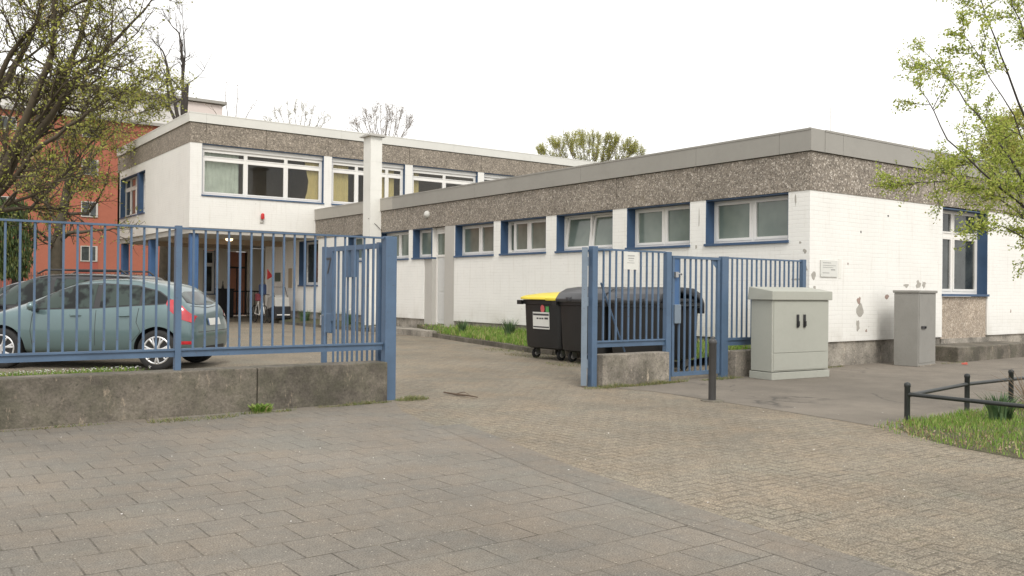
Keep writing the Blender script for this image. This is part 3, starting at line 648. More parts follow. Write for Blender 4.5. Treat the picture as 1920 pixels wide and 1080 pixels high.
# chimney
b = MB(); b.box(-.4, 0, 15.9, 16.4, 0, 2.0); b.box(-.4, 0, 15.9, 16.4, 2.006, 3.35); b.box(-.4, 0, 15.9, 16.4, 3.356, 4.45); b.box(-.4, 0, 15.9, 16.4, 4.456, 5.35); b.box(-.4, 0, 15.9, 16.4, 5.356, 6.16)
b.box(-.392, -.01, 15.908, 16.39, .1, 6.15); ch = b.build('chimney', 'white_plaster', wing)
b = MB(); b.box(-.5, .1, 15.8, 16.5, 6.16, 6.20); b.box(-.44, .04, 15.86, 16.44, 6.20, 6.24); b.build('chimney_cap', 'frame_grey', ch)
b = MB(); b.tube([(-.42, 15.99, 3.55), (-.2, 15.88, 3.35), (.02, 15.86, 3.15)], .008, 5); b.build('cable', 'joint_dark', ch)
# peeled paint
for k, (cu, cz, w_, h_, mt) in enumerate([(1.55, 1.0, .13, .2, 'render_bare'), (1.5, 1.18, .07, .08, 'brick_bare'), (1.48, .72, .07, .12, 'render_bare'), (2.42, 1.26, .09, .06, 'brick_bare'), (3.55, 1.5, .11, .09, 'render_bare'), (3.75, 1.5, .09, .08, 'render_bare'),
        (3.1, 1.48, .1, .05, 'render_bare'), (1.75, .62, .04, .04, 'brick_bare'), (7.4, .95, .03, .05, 'brick_bare'), (7.6, 2.0, .03, .04, 'brick_bare'), (1.55, 2.45, .02, .03, 'joint_dark'), (2.45, 2.8, .03, .03, 'joint_dark'), (.12, 1.62, .07, .1, 'render_bare'), (.15, 1.4, .05, .05, 'render_bare'), (1.15, 1.85, .02, .03, 'brick_bare')]):
    b = MB(); q = 11; b.prism([(cu + math.cos(6.283 * i / q) * w_ * random.uniform(.45, 1.1), cz + math.sin(6.283 * i / q) * h_ * random.uniform(.45, 1.1)) for i in range(q)], -.0025, .002, lambda x, y, z: (x, z, y)); b.build('bare_patch', mt, wing)
for k, (cv, cz, w_, h_) in enumerate([(.12, 1.75, .09, .12), (.1, 2.05, .04, .05), (.28, 1.55, .1, .03), (.3, 2.95, .02, .12), (2.55, 2.75, .015, .25), (2.62, 2.2, .04, .05), (.2, 2.2, .03, .03), (5.9, 1.28, .05, .04)]):
    b = MB(); q = 9; b.prism([(cv + math.cos(6.283 * i / q) * w_ * random.uniform(.4, 1.1), cz + math.sin(6.283 * i / q) * h_ * random.uniform(.4, 1.1)) for i in range(q)], -.0025, .002, lambda x, y, z: (z, x, y)); b.build('bare_patch', 'render_bare', wing)
# lightning rods and aerials
for x, y, h_ in ((.12, .12, .34), (1.9, .9, .75), (5.0, 9.0, .6), (5.6, 9.4, .6), (9, 2.5, .4)):
    b = MB(); b.tube([(x, y, ZT - .12), (x, y, ZT + h_)], .005 if y < 3 else .012, 6); b.lathe([(.03, ZT - .11), (.03, ZT - .07)], (x, y, 0), n=8); b.build('lightning_rod', 'frame_grey', wing)

# ------------------------------------------------------------------ two-storey block
blk = thing('upper_block', 'raised white brick upper storey on blue columns, behind the long wing', 'building', (-4.52, 21, 0))
U0, V0 = -4.52, 21.0
MF = lambda a, d, z: (a, V0 + d, z)
MS = lambda a, d, z: (U0 + d, a, z)
b = MB(); wl = [(-4.12, .30), (.62, 3.70), (4.04, 7.12), (7.43, 10.5)]
b.box(U0, 14, V0, V0 + .35, 3.33, 4.44)
for a0, a1 in [(-4.52, -4.12), (.30, .62), (3.7, 4.04), (7.12, 7.43), (10.5, 14)]: b.box(a0, a1, V0, V0 + .35, 4.44, 6.19)
b.box(U0, U0 + .35, V0 + .35, 31.45, 3.33, 4.2); b.box(U0, U0 + .35, V0 + .35, 26.85, 4.2, 6.19); b.box(U0, U0 + .35, 31.0, 31.45, 4.2, 6.19); b.box(U0, U0 + .35, 26.85, 31.0, 5.87, 6.19)
b.box(U0, 14, 31.1, 31.45, 3.33, 6.19)
b.build('brick_wall', 'white_brick_far', blk)
bk = MB(); bk.box(U0 + .03, 14, V0 + .03, V0 + .3, 6.2, 7.15); bk.box(U0 + .03, U0 + .3, V0 + .3, 31.4, 6.2, 7.15); bk.build('band_backing', 'joint_dark', blk)
jf = [U0 - .012, -4.0, -1.9, .45, 3.87, 7.28, 10.4, 14]
for a0, a1 in zip(jf, jf[1:]):
    b = MB(); b.box(a0 + .008, a1 - .008, -.012, .03, 6.19, 6.86, MF); b.build('concrete_panel', 'washed_aggregate_far', blk)
js = [V0 + .03, 24.5, 28, 31.45]
for a0, a1 in zip(js, js[1:]):
    b = MB(); b.box(a0 + .008, a1 - .008, -.012, .03, 6.19, 6.86, MS); b.build('concrete_panel', 'washed_aggregate_far', blk)
roof_edge(blk, [(U0 - .05, -4.0), (-3.995, .95), (.955, 5.9), (5.905, 9.8), (9.805, 14)], 'roof_edge_light', 6.88, 7.2, MF)
roof_edge(blk, [(V0 + .353, 26), (26.005, 31.5)], 'roof_edge_light', 6.88, 7.2, MS)
b = MB(); b.box(U0 + .3, 14, V0 + .3, 31.4, 6.9, 7.05); b.build('roof', 'roof_felt', blk)
for k, (a0, a1) in enumerate(wl):
    window(blk, MF, a0, a1, 4.44, 6.19, [1, 1, .9] if k == 0 else ([1, 1] if k > 1 else [1.15, 1.5, .75]), depth=.16, transom=5.72, gmat='glass_clear', head=.16, fw=.07, fmat='frame_white', revealmat='blue_frame_shaded', sillmat='blue_frame_shaded')
window(blk, MS, 28.1, 30.95, 4.2, 5.87, [1, 1, 1], depth=.2, transom=5.4, gmat='glass_dark'); window(blk, MS, 26.87, 27.9, 4.2, 5.87, [1], depth=.2, transom=5.4, gmat='glass_dark')
b = MB(); b.box(27.9, 28.1, .01, .3, 4.2, 5.87, MS); b.build('window_post', 'blue_frame_shaded', blk)
# rooms behind the clear glass
b = MB(); b.box(U0 + .4, 13.9, 24.4, 24.5, 3.9, 6.18); b.box(U0 + .4, 13.9, V0 + .36, 24.4, 3.85, 3.9); b.box(U0 + .4, 13.9, V0 + .36, 24.4, 6.19, 6.22); b.box(.35, .45, V0 + .4, 24.4, 3.9, 6.18); b.box(3.8, 3.9, V0 + .4, 24.4, 3.9, 6.18)
b.build('room_lining', 'interior_wall', blk)
def curtain(a0, a1, z0, z1, mat, d=.34, pinch=0.):
    b = MB(); n = 30; V = []
    for j in range(5):
        tt = j / 4
        for i in range(n + 1):
            s_ = i / n; wd = 1 - pinch * math.sin(tt * math.pi * .9) ** 2; a = a1 - (a1 - a0) * (1 - s_) * wd
            V.append(MF(a, d + .03 * math.sin(i * 1.9), z1 - (z1 - z0) * tt))
    b.add(V, [(j * (n + 1) + i, j * (n + 1) + i + 1, (j + 1) * (n + 1) + i + 1, (j + 1) * (n + 1) + i) for j in range(4) for i in range(n)]); b.build('curtain', mat, blk, smooth=2)
curtain(-.34, .22, 4.5, 6.0, 'curtain_yellow', .3, pinch=.3); curtain(.72, 1.45, 4.5, 6.0, 'curtain_yellow'); curtain(2.7, 3.4, 4.5, 6.0, 'curtain_yellow'); curtain(4.12, 4.5, 4.5, 6.0, 'curtain_yellow')
curtain(-4.05, -2.75, 4.5, 6.0, 'reflection_net')  # pale sheet behind the first pane stands in for reflected trees
# soffit, columns, lamp, siren
b = MB(); b.box(U0 + .06, 0, V0 + .06, 31.4, 3.14, 3.325); b.box(U0 + .02, 0, V0 + .02, V0 + .058, 3.27, 3.325); b.build('soffit', 'soffit_grey', blk)
for q_ in (3.2, 6.6):
    b = MB(); b.box(U0 + .3, 0, V0 + q_, V0 + q_ + .3, 2.95, 3.14); b.build('ceiling_beam', 'interior_wall', blk)
for y_ in (21.3, 26.6, 31.1):
    b = MB(); b.box(-4.42, -4.14, y_ - .12, y_ + .14, 0, 3.14); b.build('column', 'blue_column', blk, bevel=.03)
b = MB(); b.lathe([(.13, 3.14), (.13, 3.10), (.10, 3.06), (.02, 3.045)], (-2.3, 23.6, 0), n=18); b.build('ceiling_lamp', 'lamp_glow', blk, smooth=True)
b = MB(); b.box(-2.1, -1.96, -.05, 0, 3.6, 3.86, MF); sr = b.build('alarm_siren', 'lamp_plastic', blk, bevel=.008)
b = MB(); b.lathe([(.06, 3.73), (.065, 3.76), (.06, 3.9), (.03, 3.93), (.005, 3.935)], (-2.03, V0 - .1, 0), n=14); b.build('red_beacon', 'signal_red', sr, smooth=True)
# back wall of the covered yard
b = MB(); b.box(-2.0, -1.0, 31, 31.3, 0, 3.14); b.box(-.45, .1, 31, 31.3, 0, 3.14); b.box(1.05, 2.6, 31, 31.3, 0, 3.14); b.box(-1.0, -.45, 31, 31.3, 0, 1.0); b.box(.1, 1.05, 31, 31.3, 2.98, 3.14); b.box(-1.0, -.45, 31, 31.3, 3.0, 3.14)
b.box(2.3, 2.6, 26.05, 31, 0, 3.14); b.build('ground_floor_wall', 'under_wall', blk)
b = MB(); b.box(.0, 2.3, 26.05, 31, 3.145, 3.3); b.build('passage_ceiling', 'soffit_grey', blk)
MU = lambda a, d, z: (a, 31 + d, z)
window(blk, MU, -1.0, -.45, 1.02, 2.98, [1], depth=.1, transom=2.35, gmat='glass_dark')
b = MB(); b.box(.12, 1.03, 31.1, 31.16, .05, 2.96); dd = b.build('glazed_door', 'door_orange', blk)
b = MB(); b.box(.12, .2, 31.07, 31.1, .05, 2.96); b.box(.95, 1.03, 31.07, 31.1, .05, 2.96); b.box(.2, .95, 31.07, 31.1, 2.2, 2.28); b.box(.55, .6, 31.07, 31.1, .05, 2.2); b.build('door_frame', 'bark_dark', dd)
for (a, z, w_, h_, mt) in ((24.6, 1.75, .55, .35, 'board_green'), (23.3, 1.7, .32, .75, 'paper_beige')):
    b = MB(); b.box(-.03, -.002, a - w_ / 2, a + w_ / 2, z - h_ / 2, z + h_ / 2); b.build('notice_board', mt, wing)

# ------------------------------------------------------------------ things in the covered yard
t = thing('black_railing', 'low black metal railing before the orange glazed door', 'railing', (.5, 30.2, 0)); b = MB()
b.tube([(-.35, 30.2, 1.15), (1.3, 30.2, 1.15)], .03, 6); b.tube([(-.35, 30.2, .15), (1.3, 30.2, .15)], .02, 6); b.build('rail', 'black_metal', t)
for k in range(12):
    b = MB(); b.tube([(-.3 + k * .14, 30.2, .0 if k % 4 == 0 else .15), (-.3 + k * .14, 30.2, 1.15)], .014, 5); b.build('bar', 'black_metal', t)
t = thing('storage_locker', 'black storage locker at the back of the covered yard', 'locker', (-.5, 29.4, 0)); b = MB(); b.box(-.85, -.2, 29.2, 29.7, .05, 1.22); b.box(-.88, -.17, 29.17, 29.73, 1.22, 1.27)
for dx in (-.8, -.27): b.box(dx, dx + .05, 29.25, 29.65, 0, .05)
b.build('body', 'black_metal', t, bevel=.01); b = MB(); b.box(-.535, -.515, 29.18, 29.2, .1, 1.2); b.box(-.6, -.57, 29.16, 29.2, .6, .75); b.build('door_gap', 'joint_dark', t)
b = MB(); b.lathe([(.07, 1.27), (.06, 1.3), (.02, 1.5), (.025, 1.55), (.005, 1.62)], (-.62, 29.4, 0), n=10); tag(b.build('dark_bottle', 'black_metal', smooth=True), 'slim dark bottle shape standing on the black locker', 'bottle')
# bicycle with a child trailer
bt = thing('bike_trailer', 'pale two-wheeled bicycle trailer with red pennant flag under the upper block', 'trailer', (-1.15, 24.6, 0))
def wheel_spoked(b, c, r, ax='x', n=22, tr=.02):
    pts = [(c[0] + (0 if ax == 'x' else math.cos(6.283 * i / n) * r), c[1] + (math.cos(6.283 * i / n) * r if ax == 'x' else 0), c[2] + math.sin(6.283 * i / n) * r) for i in range(n + 1)]
    b.tube(pts, tr, 6, False)
def spokes(b, c, r, ax='x', k=10):
    for i in range(k):
        a = math.pi * i / k; d = (0, math.cos(a) * r, math.sin(a) * r) if ax == 'x' else (math.cos(a) * r, 0, math.sin(a) * r)
        b.tube([(c[0] - d[0], c[1] - d[1], c[2] - d[2]), (c[0] + d[0], c[1] + d[1], c[2] + d[2])], .003, 3, False)
for sx in (-.36, .36):
    b = MB(); wheel_spoked(b, (-1.15 + sx, 24.6, .26), .24, 'x'); spokes(b, (-1.15 + sx, 24.6, .26), .23, 'x'); b.build('wheel', 'rubber', bt, smooth=2)
b = MB(); b.prism([(24.15, .35), (24.25, .95), (24.5, 1.05), (25.0, .95), (25.15, .35)], -1.43, -.87, lambda y, z, x: (x, y, z)); b.build('shell', 'trailer_shell', bt, bevel=.03)
b = MB(); b.prism([(24.12, .2), (24.13, .62), (24.3, .66), (25.1, .5), (25.1, .2)], -1.45, -.85, lambda y, z, x: (x, y, z)); b.build('base_fabric', 'black_metal', bt, bevel=.02)
b = MB(); b.box(-1.4, -.9, 24.08, 24.12, .3, .34); b.build('bumper', 'frame_white', bt)
b = MB(); b.tube([(-1.4, 24.3, .9), (-1.42, 24.5, 1.35), (-.95, 24.5, 1.35), (-.9, 24.3, .9)], .015, 6); b.build('push_bar', 'black_metal', bt)
b = MB(); b.tube([(-1.5, 24.9, .5), (-1.5, 24.9, 2.05)], .008, 5); pl_ = b.build('flag_pole', 'frame_white', bt)
b = MB(); b.prism([(-1.5, 2.05), (-1.26, 1.75), (-1.5, 1.62)], 24.895, 24.905, lambda x, z, y: (x, y, z)); b.build('flag', 'signal_red', pl_)
bi = thing('bicycle', 'dark bicycle with panniers leaning beside the pale trailer', 'bicycle', (-1.75, 25.0, 0)); bx, by = -1.75, 24.45
for dy in (0, 1.0):
    b = MB(); wheel_spoked(b, (bx, by + dy, .34), .32, 'x'); spokes(b, (bx, by + dy, .34), .31, 'x'); b.build('wheel', 'rubber', bi, smooth=2)
b = MB()
for p, q in (((0, 0, .34), (0, .2, .85)), ((0, .2, .85), (0, .65, .8)), ((0, .5, .3), (0, .65, .9)), ((0, .5, .3), (0, .2, .8)), ((0, 1.0, .34), (0, .5, .3)), ((0, 1.0, .34), (0, .65, .8)), ((0, .2, .85), (0, .17, 1.05))): b.tube([(bx + p[0], by + p[1], p[2]), (bx + q[0], by + q[1], q[2])], .018, 6)
b.build('frame', 'frame_white', bi); b = MB(); b.tube([(bx - .28, by + .25, 1.05), (bx, by + .15, 1.08), (bx + .28, by + .25, 1.05)], .014, 6); b.build('handlebar', 'black_metal', bi)
b = MB(); b.box(bx - .07, bx + .07, by + .55, by + .8, .92, .98); b.build('saddle', 'black_metal', bi, bevel=.02)
b = MB(); b.box(bx - .2, bx + .05, by - .12, by + .12, 1.05, 1.45); b.build('basket_bag', 'fabric_navy', bi, bevel=.05); b = MB(); b.box(bx - .28, bx - .04, by + .0, by + .25, .82, 1.1); b.build('pannier', 'fabric_maroon', bi, bevel=.04)

for q_ in (bt, bi): q_.location = q_.location + Vector((.42, -1.95, 0))

# ------------------------------------------------------------------ left fence on its concrete wall
b = MB()
for x0, x1 in ((-40, -16), (-15.997, -9.965), (-9.955, -8.41)):
    b.box(x0, x1, -.27, .03, -.05, .455)
lw = tag(b.build('concrete_wall', 'weathered_concrete', bevel=.012), 'long low stained concrete wall under the left blue fence', 'wall')
fl = thing('blue_fence', 'long blue steel bar fence on the low wall left of the gateway', 'fence', (-8.32, -.12, 0))
posts = [-8.33]
b = MB(); b.box(-8.40, -8.255, -.185, -.075, -.02, 1.925); b.build('post', 'blue_paint', fl, bevel=.006)
for x in (-10.75, -13.17, -15.6, -18): b = MB(); b.box(x - .03, x + .03, -.154, -.086, .44, 1.93); b.build('post', 'blue_paint', fl)
b = MB(); b.box(-20, -8.41, -.145, -.095, 1.895, 1.915); b.build('top_rail', 'blue_paint', fl)
b = MB(); b.box(-20, -8.41, -.15, -.09, .655, .675); b.box(-20, -8.41, -.13, -.11, .59, .655); b.build('bottom_rail', 'blue_paint', fl)
first = None
x = -8.53
while x > -20:
    if min(abs(x - p) for p in (-10.75, -13.17, -15.6, -18)) > .05:
        if first is None:
            b = MB(); b.box(x - .0095, x + .0095, -.13, -.11, .675, 1.895); first = b.build('bar', 'blue_paint', fl); fx = x
        else: copy_part(first, fl, (x - fx, 0, 0))
    x -= .1215
# open left gate leaf, swung into the yard
gl = thing('gate_leaf', 'open blue gate leaf swung into the yard behind the left fence end', 'gate', (-8.37, .05, 0))
G0, G1, GX = 0.0, 1.62, -8.37
b = MB(); b.box(GX - .03, GX + .03, G1 - .06, G1, .12, 1.86); b.box(GX - .03, GX + .03, G0, G0 + .06, .12, 1.86); b.box(GX - .025, GX + .025, G0 + .06, G1 - .06, 1.79, 1.85); b.box(GX - .025, GX + .025, G0 + .06, G1 - .06, .12, .18); b.build('leaf_frame', 'blue_paint', gl)
k = G0 + .2
while k < G1 - .2: b = MB(); b.box(GX - .011, GX + .011, k - .011, k + .011, .18, 1.79); b.build('bar', 'blue_paint', gl); k += .138
b = MB(); b.box(GX - .035, GX + .0, G1 - .33, G1 - .062, .88, 1.79); b.build('end_plate', 'blue_paint', gl)
b = MB(); b.box(GX - .042, GX + .04, G1 - .30, G1 - .05, .72, .98); lk = b.build('lock_box', 'blue_paint', gl, bevel=.01)
b = MB(); b.tube([(GX - .05, G1 - .12, .95), (GX - .09, G1 - .12, .95), (GX - .09, G1 - .12, .82)], .012, 6); b.build('handle', 'steel', lk)
b = MB(); b.box(GX - .041, GX - .036, G1 - .30, G1 - .12, 1.68, 1.71); b.hexa([(GX - .041, G1 - .30, 1.68), (GX - .036, G1 - .30, 1.68), (GX - .036, G1 - .27, 1.68), (GX - .041, G1 - .27, 1.68), (GX - .041, G1 - .22, 1.5), (GX - .036, G1 - .22, 1.5), (GX - .036, G1 - .19, 1.5), (GX - .041, G1 - .19, 1.5)]); b.build('plate_mark', 'ink_dark', gl)  # dark top bar with a slanted stroke below, on the end plate
b = MB(); b.box(GX - .02, GX + .02, G1 - .78, G1 - .66, 1.45, 1.79); b.box(GX - .02, GX + .02, G1 - .98, G1 - .86, 1.45, 1.79); b.build('stiffener_plate', 'blue_paint', gl)

# ------------------------------------------------------------------ right fence, gate post, wicket
fr_ = thing('blue_fence', 'short blue steel bar fence with white notice, right of the gateway', 'fence', (-5.26, -.3, 0))
b = MB(); b.box(-5.33, -5.235, -.35, -.255, -.02, 1.92); b.build('post', 'blue_paint', fr_, bevel=.005)
b = MB(); b.box(-3.89, -3.79, -.345, -.265, -.02, 1.89); b.build('post', 'blue_paint', fr_, bevel=.005)
b = MB(); b.box(-5.235, -3.89, -.315, -.285, 1.87, 1.895); b.build('top_rail', 'blue_paint', fr_)
b = MB(); b.box(-5.235, -3.89, -.33, -.27, .60, .62); b.box(-5.235, -3.89, -.31, -.29, .53, .60); b.build('bottom_rail', 'blue_paint', fr_)
for k in range(10): x = -5.09 + k * .119; b = MB(); b.box(x - .011, x + .011, -.311, -.289, .62, 1.87); b.build('bar', 'blue_paint', fr_)
b = MB(); b.tube([(-5.1, -.26, 1.42), (-4.6, -.22, .45)], .014, 6); b.build('stay_rod', 'blue_paint', fr_)
b = MB(); b.box(-5.19, -3.90, -.42, -.2, -.05, .435); tag(b.build('concrete_wall', 'pale_concrete', bevel=.012), 'short pale concrete wall under the right blue fence', 'wall')
b = MB(); b.box(-2.44, -.5, -.42, -.2, -.05, .40); tag(b.build('concrete_wall', 'pale_concrete', bevel=.012), 'low concrete wall running behind the pale cabinet', 'wall')
sg = thing('notice_sign', 'small white notice plate hung on the right blue fence', 'sign', (-4.59, -.325, 1.75)); b = MB(); b.box(-4.735, -4.45, -.33, -.32, 1.615, 1.865); b.build('plate', 'paper_white', sg)
b = MB(); random.seed(3)
for i, (z_, x0, x1, hh) in enumerate(((1.80, -4.66, -4.53, .018), (1.765, -4.65, -4.54, .016), (1.735, -4.64, -4.55, .008), (1.705, -4.67, -4.53, .009))):
    x = x0
    while x < x1: wq = random.uniform(.006, .014); b.box(x, min(x + wq, x1), -.332, -.33, z_, z_ + hh); x += wq + .006
b.build('lettering', 'ink_faint', sg)
# folded right gate leaf, seen edge-on
gr = thing('gate_leaf', 'weathered pale blue gate leaf folded back beside the right gate post', 'gate', (-5.43, -.3, 0)); dv = Vector((.654, .757, 0)); nv = Vector((.757, -.654, 0)); P0 = Vector((-5.44, -.31, 0))
def GM(a, d, z): p = P0 + dv * a + nv * d; return (p.x, p.y, z)
b = MB(); b.box(0, .06, -.04, .04, .02, 1.9, GM); b.box(1.4, 1.46, -.03, .03, .1, 1.88, GM); b.box(.06, 1.4, -.025, .025, 1.82, 1.88, GM); b.box(.06, 1.4, -.025, .025, .1, .16, GM); b.build('leaf_frame', 'blue_paint_old', gr)
for k in range(9): b = MB(); b.box(.18 + k * .135, .202 + k * .135, -.011, .011, .16, 1.82, GM); b.build('bar', 'blue_paint', gr)
b = MB()
for z_ in (.25, 1.1, 1.65): b.lathe([(.02, z_), (.02, z_ + .12)], (-5.365, -.28, 0), n=8)
b.build('hinge', 'blue_paint_old', gr)
wk = thing('wicket_gate', 'closed narrow blue pedestrian gate with steel latch box', 'gate', (-3.7, -.3, 0))
b = MB(); b.box(-3.75, -3.70, -.32, -.28, .06, 1.80); b.box(-2.76, -2.70, -.32, -.28, .06, 1.80); b.box(-3.75, -2.70, -.325, -.275, 1.80, 1.84); b.box(-3.70, -2.76, -.32, -.28, .06, .12); b.build('leaf_frame', 'blue_paint', wk)
for k in range(7): x = -3.585 + k * .12; b = MB(); b.box(x - .012, x + .012, -.312, -.288, .12, 1.80); b.build('bar', 'blue_paint', wk)
b = MB(); b.box(-3.698, -3.60, -.31, -.29, .98, 1.80); b.build('lock_plate', 'blue_column', wk)
b = MB(); b.box(-3.72, -3.59, -.35, -.27, .84, 1.12); lb = b.build('lock_box', 'blue_paint_old', wk, bevel=.008)
b = MB(); b.tube([(-3.68, -.33, 1.56), (-3.62, -.37, 1.58), (-3.57, -.33, 1.56)], .011, 6); b.box(-3.72, -3.66, -.36, -.32, 1.52, 1.6); b.build('latch', 'steel', wk)
b = MB(); b.prism([(-2.76, 1.80), (-2.9, 1.80), (-2.76, 1.66)], -.30, -.296, lambda x, z, y: (x, y, z)); b.prism([(-2.76, .12), (-2.9, .12), (-2.76, .26)], -.30, -.296, lambda x, z, y: (x, y, z)); b.build('gusset', 'blue_paint', wk)
f3 = thing('blue_fence', 'blue steel bar fence between the pedestrian gate and the building corner', 'fence', (-2.6, -.3, 0))
b = MB(); b.box(-2.68, -2.53, -.345, -.265, -.02, 1.86); b.build('post', 'blue_paint', f3, bevel=.005); b = MB(); b.box(-.66, -.57, -.34, -.27, .35, 1.87); b.build('post', 'blue_paint', f3)
b = MB(); b.box(-2.53, -.66, -.315, -.285, 1.83, 1.855); b.build('top_rail', 'blue_paint', f3); b = MB(); b.box(-2.53, -.66, -.33, -.27, .56, .60); b.box(-2.53, -.66, -.31, -.29, .48, .56); b.build('bottom_rail', 'blue_paint', f3)
for k in range(15): x = -2.40 + k * .118; b = MB(); b.box(x - .011, x + .011, -.311, -.289, .60, 1.83); b.build('bar', 'blue_paint', f3)

# ------------------------------------------------------------------ plaque, step, cabinets, bollard
sg = thing('wall_plaque', 'white printed plaque on the white street wall near the corner', 'sign', (.6, -.01, 1.75)); b = MB(); b.box(.30, .80, -.022, -.006, 1.60, 1.90); b.box(.33, .77, -.006, -.0005, 1.63, 1.87); b.build('plate', 'paper_white', sg, bevel=.003)
b = MB()
for (z_, x0, x1, hh, st) in ((1.845, .36, .60, .012, .012), (1.80, .36, .74, .008, .01), (1.765, .36, .66, .008, .01), (1.72, .6, .72, .02, .022), (1.665, .35, .55, .012, .012)):
    x = x0
    while x < x1: wq = st * random.uniform(.6, 1.6); b.box(x, min(x + wq, x1), -.024, -.022, z_, z_ + hh); x += wq + .006
b.build('lettering', 'ink_faint', sg)
b = MB(); b.box(.86, .94, -.006, -.0005, 1.58, 1.93); tag(b.build('cable_strip', 'white_plaster'), 'thin white strip beside the plaque on the street wall', 'strip')
b = MB(); b.hexa([(3.72, -.72, -.03), (6.9, -.62, -.03), (6.9, .0, -.03), (3.72, .0, -.03), (3.72, -.72, .29), (6.9, -.62, .29), (6.9, .0, .3), (3.72, .0, .3)])
tag(b.build('concrete_step', 'weathered_concrete', bevel=.02), 'long grey concrete step below the blue framed street window', 'step')
c1 = thing('utility_cabinet', 'wide pale grey-green cabinet with two black handles before the fence', 'cabinet', (-1.73, -.8, 0))
A = (-2.38, -1.04); B = (-1.10, -1.14); D = (-2.04, -.50)       # front-left, front-right, back-left on the ground
ex = Vector((1.28, -.10, 0)).normalized(); ey = Vector((-ex.y, ex.x, 0)); OC = Vector((-2.37, -1.04, 0))
def C1(a, d, z): p = OC + ex * a + ey * d; return (p.x, p.y, z)
W1, D1 = 1.27, .42
b = MB(); b.box(.0, W1, .0, D1, .12, 1.20, C1); b.build('body', 'cabinet_light', c1, bevel=.008)
b = MB(); b.box(-.015, W1 + .015, -.015, D1 + .015, 0, .11, C1); b.build('base', 'cabinet_light', c1, bevel=.006)
b = MB(); P = [C1(-.04, -.04, 1.20), C1(W1 + .04, -.04, 1.20), C1(W1 + .04, D1 + .04, 1.20), C1(-.04, D1 + .04, 1.20), C1(-.04, -.04, 1.335), C1(W1 + .04, -.04, 1.335), C1(W1 + .03, D1 + .02, 1.40), C1(-.03, D1 + .02, 1.40)]; b.hexa(P); b.build('lid', 'cabinet_light', c1, bevel=.008)
b = MB(); b.box(.04, W1 - .04, -.006, 0, .16, .36, C1); b.box(.04, W1 - .04, -.008, -.001, .39, 1.17, C1) if False else None
b.box(.03, W1 - .03, -.009, .0, .405, 1.18, C1); b.box(.03, W1 - .03, -.009, 0, .14, .395, C1); 
b.v = b.v[8:]; b.f = [tuple(i - 8 for i in f) for f in b.f[6:]]; b.mi = b.mi[6:]
dr_ = b.build('door', 'cabinet_light', c1, bevel=.003)
for a in (.52, .67):
    b = MB(); b.box(a, a + .045, -.03, -.009, .78, .98, C1); b.box(a + .008, a + .037, -.05, -.03, .80, .88, C1); b.build('handle', 'black_metal', dr_, bevel=.006)
c2 = thing('utility_cabinet', 'narrow dark grey weathered cabinet against the white street wall', 'cabinet', (2.4, -.5, 0))
ex2 = Vector((.90, .12, 0)).normalized(); ey2 = Vector((-ex2.y, ex2.x, 0)); O2 = Vector((2.00, -.87, 0))
ex2 = Vector((.93, .14, 0)); ex2.normalize()
def C2(a, d, z): p = O2 + ex2 * a + ey2 * d; return (p.x, p.y, z)
b = MB(); b.box(0, .84, 0, .44, .0, 1.33, C2); b.build('body', 'cabinet_dark', c2, bevel=.01)
b = MB(); b.box(-.02, .86, -.025, .46, 1.33, 1.38, C2); b.build('lid', 'cabinet_dark', c2, bevel=.012)
b = MB(); b.box(.03, .81, -.008, 0, .06, 1.30, C2); d2 = b.build('door', 'cabinet_dark', c2, bevel=.003)
b = MB(); b.box(.12, .32, -.025, -.008, .68, .73, C2); b.box(.26, .30, -.04, -.025, .69, .72, C2); b.build('handle', 'black_metal', d2)
b = MB(); b.box(.01, .8, -.03, -.001, -.01, .02, C2); b.build('base', 'pale_concrete', c2)
b = MB()
bo = thing('bollard', 'black steel bollard standing at the asphalt edge before the pedestrian gate', 'bollard', (-5.11, -2.28, 0))
b.lathe([(.045, 0), (.045, .68), (.048, .685), (.05, .70), (.048, .72), (.040, .735), (.02, .75), (.018, .765), (.01, .775)], (-5.11, -2.28, 0), n=20); b.build('shaft', 'bollard_paint', bo, smooth=True)
b = MB(); b.lathe([(.14, -.005), (.13, .012), (.05, .016)], (-5.11, -2.28, 0), n=14); b.build('footing', 'weathered_concrete', bo)

# ------------------------------------------------------------------ railing round the tree pit
rl = thing('pit_railing', 'low dark pipe railing round the tree pit at the right', 'railing', (-4.86, -4.6, 0))
for x, y in ((-4.86, -4.6), (-3.31, -4.42), (-2.27, -4.42), (-.9, -4.42), (-4.86, -6.9), (-4.86, -9.0)):
    b = MB(); b.lathe([(.028, -.02), (.028, .37), (.032, .375), (.032, .40), (.026, .412), (.008, .42)], (x, y, 0), n=14); b.build('post', 'rail_paint', rl, smooth=True)
b = MB(); b.tube([(-4.86, -4.6, .285), (-3.31, -4.42, .30), (-.9, -4.42, .30)], .021, 10); b.build('rail', 'rail_paint', rl, smooth=True)
b = MB(); b.tube([(-4.86, -4.6, .30), (-4.86, -9.0, .30)], .021, 10); b.build('rail', 'rail_paint', rl, smooth=True)

